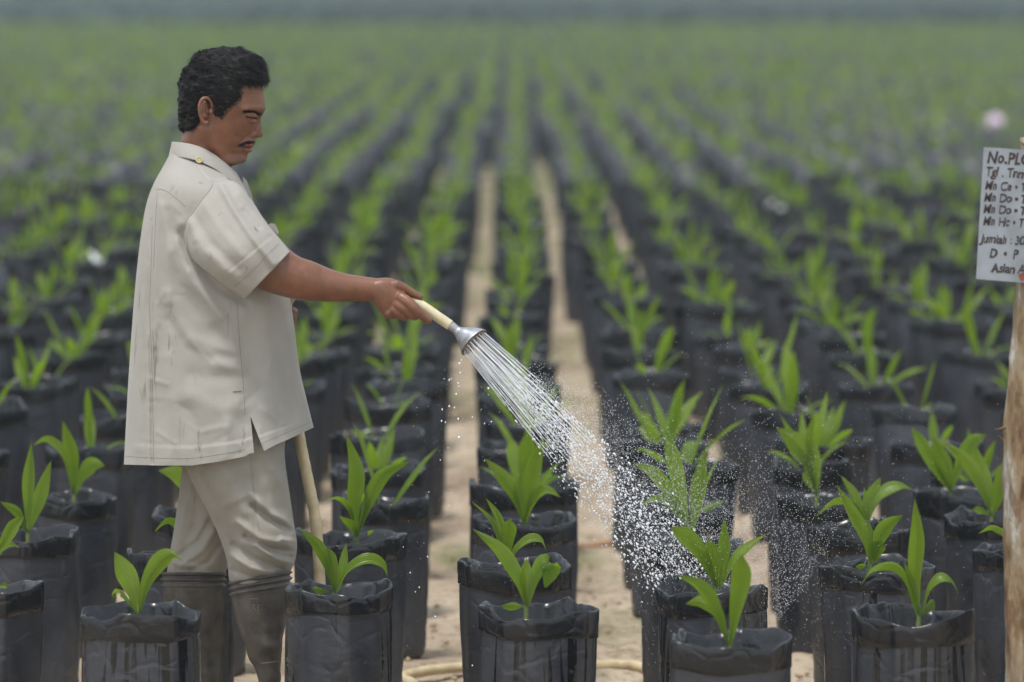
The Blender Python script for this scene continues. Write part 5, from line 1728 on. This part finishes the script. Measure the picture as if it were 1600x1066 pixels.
# ------------------------------------------------------------------ sprinkler rose with its pipe, held in the right hand
HD = AD + .006
rose = thing('watering_rose', 'galvanised metal watering rose on a cream pipe held in the right hand', 'watering rose', tuple(P(702, 508, YM + HD)))
ro = np.array(rose.location)
def addr(name, S, mat, m, closed=True, cap0=False, cap1=False, parent=None):
    V = S2W(S).reshape(-1, 3) - ro
    return mk(name, V, grid_faces(len(S), m, cap0=cap0, cap1=cap1), mat, parent or rose)
def pipe_rows(pts, rpx):
    out = []
    for k, (x, y, d_) in enumerate(pts):
        a, b = pts[max(0, k - 1)], pts[min(len(pts) - 1, k + 1)]
        tx, ty = b[0] - a[0], b[1] - a[1]
        L = math.hypot(tx, ty)
        nx, ny = -ty / L * rpx, tx / L * rpx
        out.append((x + nx, y + ny, x - nx, y - ny, rpx * YM / F, d_))
    return out
S, _ = tube(pipe_rows([(604, 452, HD + .012), (622, 459, HD + .010), (645, 470, HD + .006), (665, 482, HD + .002), (685, 496, HD), (703.5, 508.5, HD)], 8.3), 40, 20)
addr('pipe', S, PVC, 20, cap0=True, cap1=True)
S, _ = tube([(696.5, 513.5, 708, 502.5, .0084, HD), (703, 517.5, 713, 506.5, .0082, HD), (709, 522, 719, 511, .009, HD), (714, 532, 732, 512, .018, HD, 0, 2, 2), (719, 543.5, 747, 513, .0275, HD, 0, 4, 3.5),
             (721, 552.5, 758, 515.5, .035, HD, 0, 6, 5.5), (722, 554.5, 759.5, 516.5, .0355, HD, 0, 6, 5.5)], 44, 40)
cone = addr('cone', S, ZINC, 40, cap0=True)
c = S[-1].mean(0)
rings = [c + (S[-1] - c) * q + np.array([-1.6, -1.6, 0]) * (1 - 0.6 * q) for q in (0.985, 0.9, 0.6, 0.3, 0.05)]
face = addr('rose_face', np.array([S[-1] * 1.0] + rings), ROSE_FACE, 40, cap1=True)
# perforations
V, Fc = [], []
hole_pts = []
for rr, cnt in ((0.2, 5), (0.42, 10), (0.64, 16), (0.85, 22)):
    for k in range(cnt):
        a = k / cnt * 6.283 + rr
        i = int(a / 6.283 * 40) % 40
        fcoord = a / 6.283 * 40 - i
        edge = S[-1][i] * (1 - fcoord) + S[-1][(i + 1) % 40] * fcoord
        hole_pts.append(c + (edge - c) * rr)
for hp in hole_pts:
    o = len(V)
    for k in range(6):
        t = 6.283 * k / 6
        e1 = (S[-1][0] - c) / np.linalg.norm((S[-1][0] - c)[:2]); e2 = (S[-1][10] - c); e2 = e2 / 0.035 * 0.0011
        V.append(S2W(hp + e1 * 0.8 * math.cos(t) + e2 * math.sin(t) + np.array([0.3, 0.3, 0])) - ro)
    Fc.append(tuple(range(o, o + 6)))
hp_o = mk('perforations', V, Fc, INK, face)
hp_o['kind'] = 'stuff'

# ------------------------------------------------------------------ hoses
def hose_obj(name, label, pts, r_, mat, n=160):
    C = catmull(pts, n)
    T = np.gradient(C, axis=0); T /= np.linalg.norm(T, axis=1)[:, None]
    V = []
    for i in range(n):
        a = np.cross(T[i], (0.2, 0.9, 0.1)); a /= np.linalg.norm(a); b = np.cross(T[i], a)
        q = r_ * (1 + 0.03 * math.sin(i * 1.7))
        for j in range(14):
            t = 6.2832 * j / 14
            V.append(C[i] + (a * math.cos(t) + b * math.sin(t)) * q)
    o = mk(name, V, grid_faces(n, 14, cap0=True, cap1=True), mat)
    tag(o, label, 'hose')
    return o
G = lambda X_, Y_: (X_, Y_, 0.013)
hp = [tuple(P(x, y, YM + d_)) for x, y, d_ in [(600, 451, HD + .014), (560, 452, AD + .055), (500, 447, .02), (468, 452, .10), (450, 470, .15), (447, 488, .155), (449, 505, .155), (458, 580, .15), (466, 670, .13), (478, 735, .12), (491, 800, .11),
                                              (497, 860, .105), (500, 930, .10), (497, 1020, .10), (488, 1110, .10)]]
hp += [(-0.40, 9.93, 0.06), (-0.33, 9.90, 0.02), G(-0.23, 9.98), G(-0.20, 10.3), G(-0.235, 10.62), G(-0.265, 10.73), G(-0.21, 10.83), G(-0.12, 10.89), G(0.03, 10.92), G(0.18, 10.92), G(0.29, 10.93), G(0.36, 10.80), G(0.45, 10.68), G(0.60, 10.62)]
hose_obj('garden_hose', 'cream hose hanging from the left hand behind the shirt and lying across the sand', hp, 0.0128, HOSE, 330)
hose_obj('garden_hose', 'dusty orange hose lying across the sandy path beyond the spray', [G(0.10, 13.15), G(0.2, 13.2), G(0.3, 13.3), G(0.42, 13.34), G(0.6, 13.3)], 0.014, HOSE_PINK, 60)

# ------------------------------------------------------------------ water
def water():
    V, Fc = [], []
    octa = np.array([(1, 0, 0), (0, 1, 0), (-1, 0, 0), (0, -1, 0), (0, 0, 1), (0, 0, -1)], float)
    of = [(0, 1, 4), (1, 2, 4), (2, 3, 4), (3, 0, 4), (1, 0, 5), (2, 1, 5), (3, 2, 5), (0, 3, 5)]
    # rounder drop: 12 + 2 vertices
    dv = [(0, 0, 1)] + [(math.sin(th) * math.cos(a), math.sin(th) * math.sin(a), math.cos(th)) for th in (0.9, 2.2) for a in np.linspace(0, 6.283, 6, endpoint=False)] + [(0, 0, -1)]
    dv = np.array(dv)
    df = [(0, 1 + (j + 1) % 6, 1 + j) for j in range(6)] + [(1 + j, 1 + (j + 1) % 6, 7 + (j + 1) % 6, 7 + j) for j in range(6)] + [(13, 7 + j, 7 + (j + 1) % 6) for j in range(6)]
    r_ = random.Random(21)
    def drop(p, rad, vel=None, stretch=1.0, big=True):
        o = len(V)
        base, fs = (dv, df) if big else (octa, of)
        q = base * rad
        if vel is not None and stretch > 1:
            v = np.asarray(vel) / np.linalg.norm(vel)
            q = q + np.outer(q @ v, v) * (stretch - 1)
        for a in q: V.append(tuple(a + p))
        Fc.extend([tuple(o + i for i in f) for f in fs])
    face_c = c
    px_ = lambda t, ang, d0: None
    jets = []
    for hp_ in hole_pts + hole_pts[::4]:
        off = (hp_ - face_c)
        # outer holes spray wider
        ang = math.radians(45.3) - math.atan2(off[0] * 0.6 - off[1] * 0.6, 230) * 1.0 + r_.gauss(0, 0.02)
        if not 0.66 < ang < 0.98: continue
        jets.append((hp_ + np.array([0.8, 0.8, 0]), ang, off[2] * 1.6 + r_.gauss(0, .03)))
    def at(j, t):
        """point of jet j after t pixels of travel"""
        p0, ang, dd = j
        x = p0[0] + t * math.cos(ang)
        y = p0[1] + t * math.sin(ang) + 0.00016 * t * t * 0.9
        return np.array([x, y, p0[2] + dd * t / 420])
    for j in jets:
        L = r_.uniform(80, 260)
        rad = r_.uniform(0.00035, 0.0008)
        n = int(L / 3.2)
        pts = []
        o = len(V)
        ring = 5
        for k in range(n):
            t = L * k / (n - 1)
            q = at(j, t)
            q[:2] += np.array([r_.gauss(0, .25), r_.gauss(0, .25)]) * (k / n)
            w = S2W(q)
            rk = rad * (1 + 0.45 * math.sin(k * 1.3 + ang_ph) * (k / n)) * (1 - 0.5 * (k == n - 1)) if (ang_ph := r_.uniform(0, 1)) is not None else rad
            for m_ in range(ring):
                a = 6.2832 * m_ / ring
                V.append((w[0] + rk * 0.72 * math.cos(a), w[1] + rk * math.sin(a), w[2] + rk * 0.72 * math.cos(a)))
        Fc.extend(grid_faces(n, ring, off=o))
        # beads along the jet's continuation
        t = L
        while t < 470:
            t += r_.uniform(2.5, 9.5) * (0.8 + t / 250)
            q = at(j, t)
            sp = t / 470
            q[:2] += np.array([r_.gauss(0, 1), r_.gauss(0, 1)]) * (0.6 + 10.0 * sp ** 1.6)
            q[2] += r_.gauss(0, 0.02) * sp
            w = S2W(q)
            if w[2] < 0.36: continue
            drop(w, (0.0006 + 0.0016 * r_.random() ** 2.0) * (0.85 + 0.5 * sp), (1, 0, -1.1), r_.uniform(1.0, 3.0 - 1.3 * sp))
    # coarse shower around the core
    for i in range(2300):
        t = 60 + 440 * r_.random() ** 0.7
        ang = math.radians(r_.gauss(46.0, 3.6))
        q = np.array([742 + t * math.cos(ang), 536 + t * math.sin(ang) + 0.00013 * t * t, r_.gauss(0, .05) + HD])
        w = S2W(q)
        if w[2] < 0.34: continue
        drop(w, 0.0005 + 0.0013 * r_.random() ** 2, (1, 0, -1), r_.uniform(1, 1.8))
    # fine mist drifting on the right of the core
    for i in range(14000):
        t = 60 + 560 * r_.random() ** 0.75
        ang = math.radians(r_.gauss(38.5, 7.5))
        if ang > math.radians(60) or ang < math.radians(19): continue
        q = np.array([745 + t * math.cos(ang), 530 + t * math.sin(ang) + 0.0001 * t * t, r_.gauss(0, .10) + HD])
        w = S2W(q)
        if w[2] < 0.05: continue
        drop(w, r_.uniform(0.0004, 0.00095), big=False)
    for i in range(4200):
        q = np.array([r_.gauss(1175, 105), r_.gauss(835, 135), r_.gauss(-.1, .3)])
        w = S2W(q)
        if w[2] < 0.01: continue
        drop(w, r_.uniform(0.0004, 0.0009), big=False)
    # drips falling from the lip of the rose
    for (x, y, rr) in [(718, 568, 2.6), (721, 563, 1.6), (724, 559, 1.3), (728, 556, 1.1), (719, 583, 2.2), (702, 594, 2.2), (716, 599, 1.8), (717, 604, 2.0), (713, 616, 2.0), (763, 607, 2.4), (763, 617, 1.2), (716, 655, 2.0), (717, 684, 3.0), (705, 592, 1.2),
                       (691, 640, 1.8), (702, 635, 2.0), (710, 637, 1.8), (690, 658, 1.8), (696, 660, 1.6), (738, 652, 1.5), (757, 662, 1.5), (768, 659, 1.5), (750, 575, 1.2), (694, 592, 1.0), (752, 640, .9), (700, 700, 1.3), (688, 719, 1.2),
                       (757, 720, 1.2), (670, 769, 1.2), (701, 790, 1.2), (641, 895, 1.4), (655, 918, 1.6), (649, 925, 1.4), (680, 964, 2.2), (668, 870, 1.4), (630, 855, 1.0), (738, 1040, 1.6)]:
        drop(S2W(np.array([x, y, HD + r_.gauss(0, .03)])), rr * YM / F * 0.8, (0, 0, -1), r_.uniform(1.0, 1.35))
    for i in range(260):
        q = np.array([r_.gauss(722, 38), 575 + 330 * r_.random() ** 1.3, r_.gauss(0, .06)])
        drop(S2W(q), r_.uniform(0.0004, 0.0009), big=False)
    for i in range(500):
        q = np.array([r_.uniform(560, 1560), r_.uniform(620, 1060), r_.gauss(-.1, .3)])
        w = S2W(q)
        if w[2] < 0.01: continue
        drop(w, r_.uniform(0.0004, 0.0009), big=False)
    o = mk('water_spray', V, Fc, WATER)
    tag(o, 'fan of water jets and drops from the rose falling on the seedlings', 'water spray', kind='stuff')
water()

# ------------------------------------------------------------------ haze
def haze():
    x0, x1, y0, y1, z0, z1 = -430, 430, -70, 770, -1.2, 60
    V = [(x, y, z) for z in (z0, z1) for y in (y0, y1) for x in (x0, x1)]
    Fc = [(0, 2, 3, 1), (4, 5, 7, 6), (0, 1, 5, 4), (2, 6, 7, 3), (0, 4, 6, 2), (1, 3, 7, 5)]
    m = bpy.data.materials.new('haze')
    m.use_nodes = True
    nt = m.node_tree
    nt.nodes.clear()
    out = nt.nodes.new('ShaderNodeOutputMaterial')
    v = nt.nodes.new('ShaderNodeVolumePrincipled')
    v.inputs['Color'].default_value = (0.38, 0.46, 0.50, 1)
    v.inputs['Density'].default_value = 0.0025
    v.inputs['Anisotropy'].default_value = 0.2
    nt.links.new(v.outputs[0], out.inputs['Volume'])
    o = mk('haze', V, Fc, m, smooth=False)
    tag(o, 'pale damp haze over the far field', 'haze', kind='stuff')
haze()
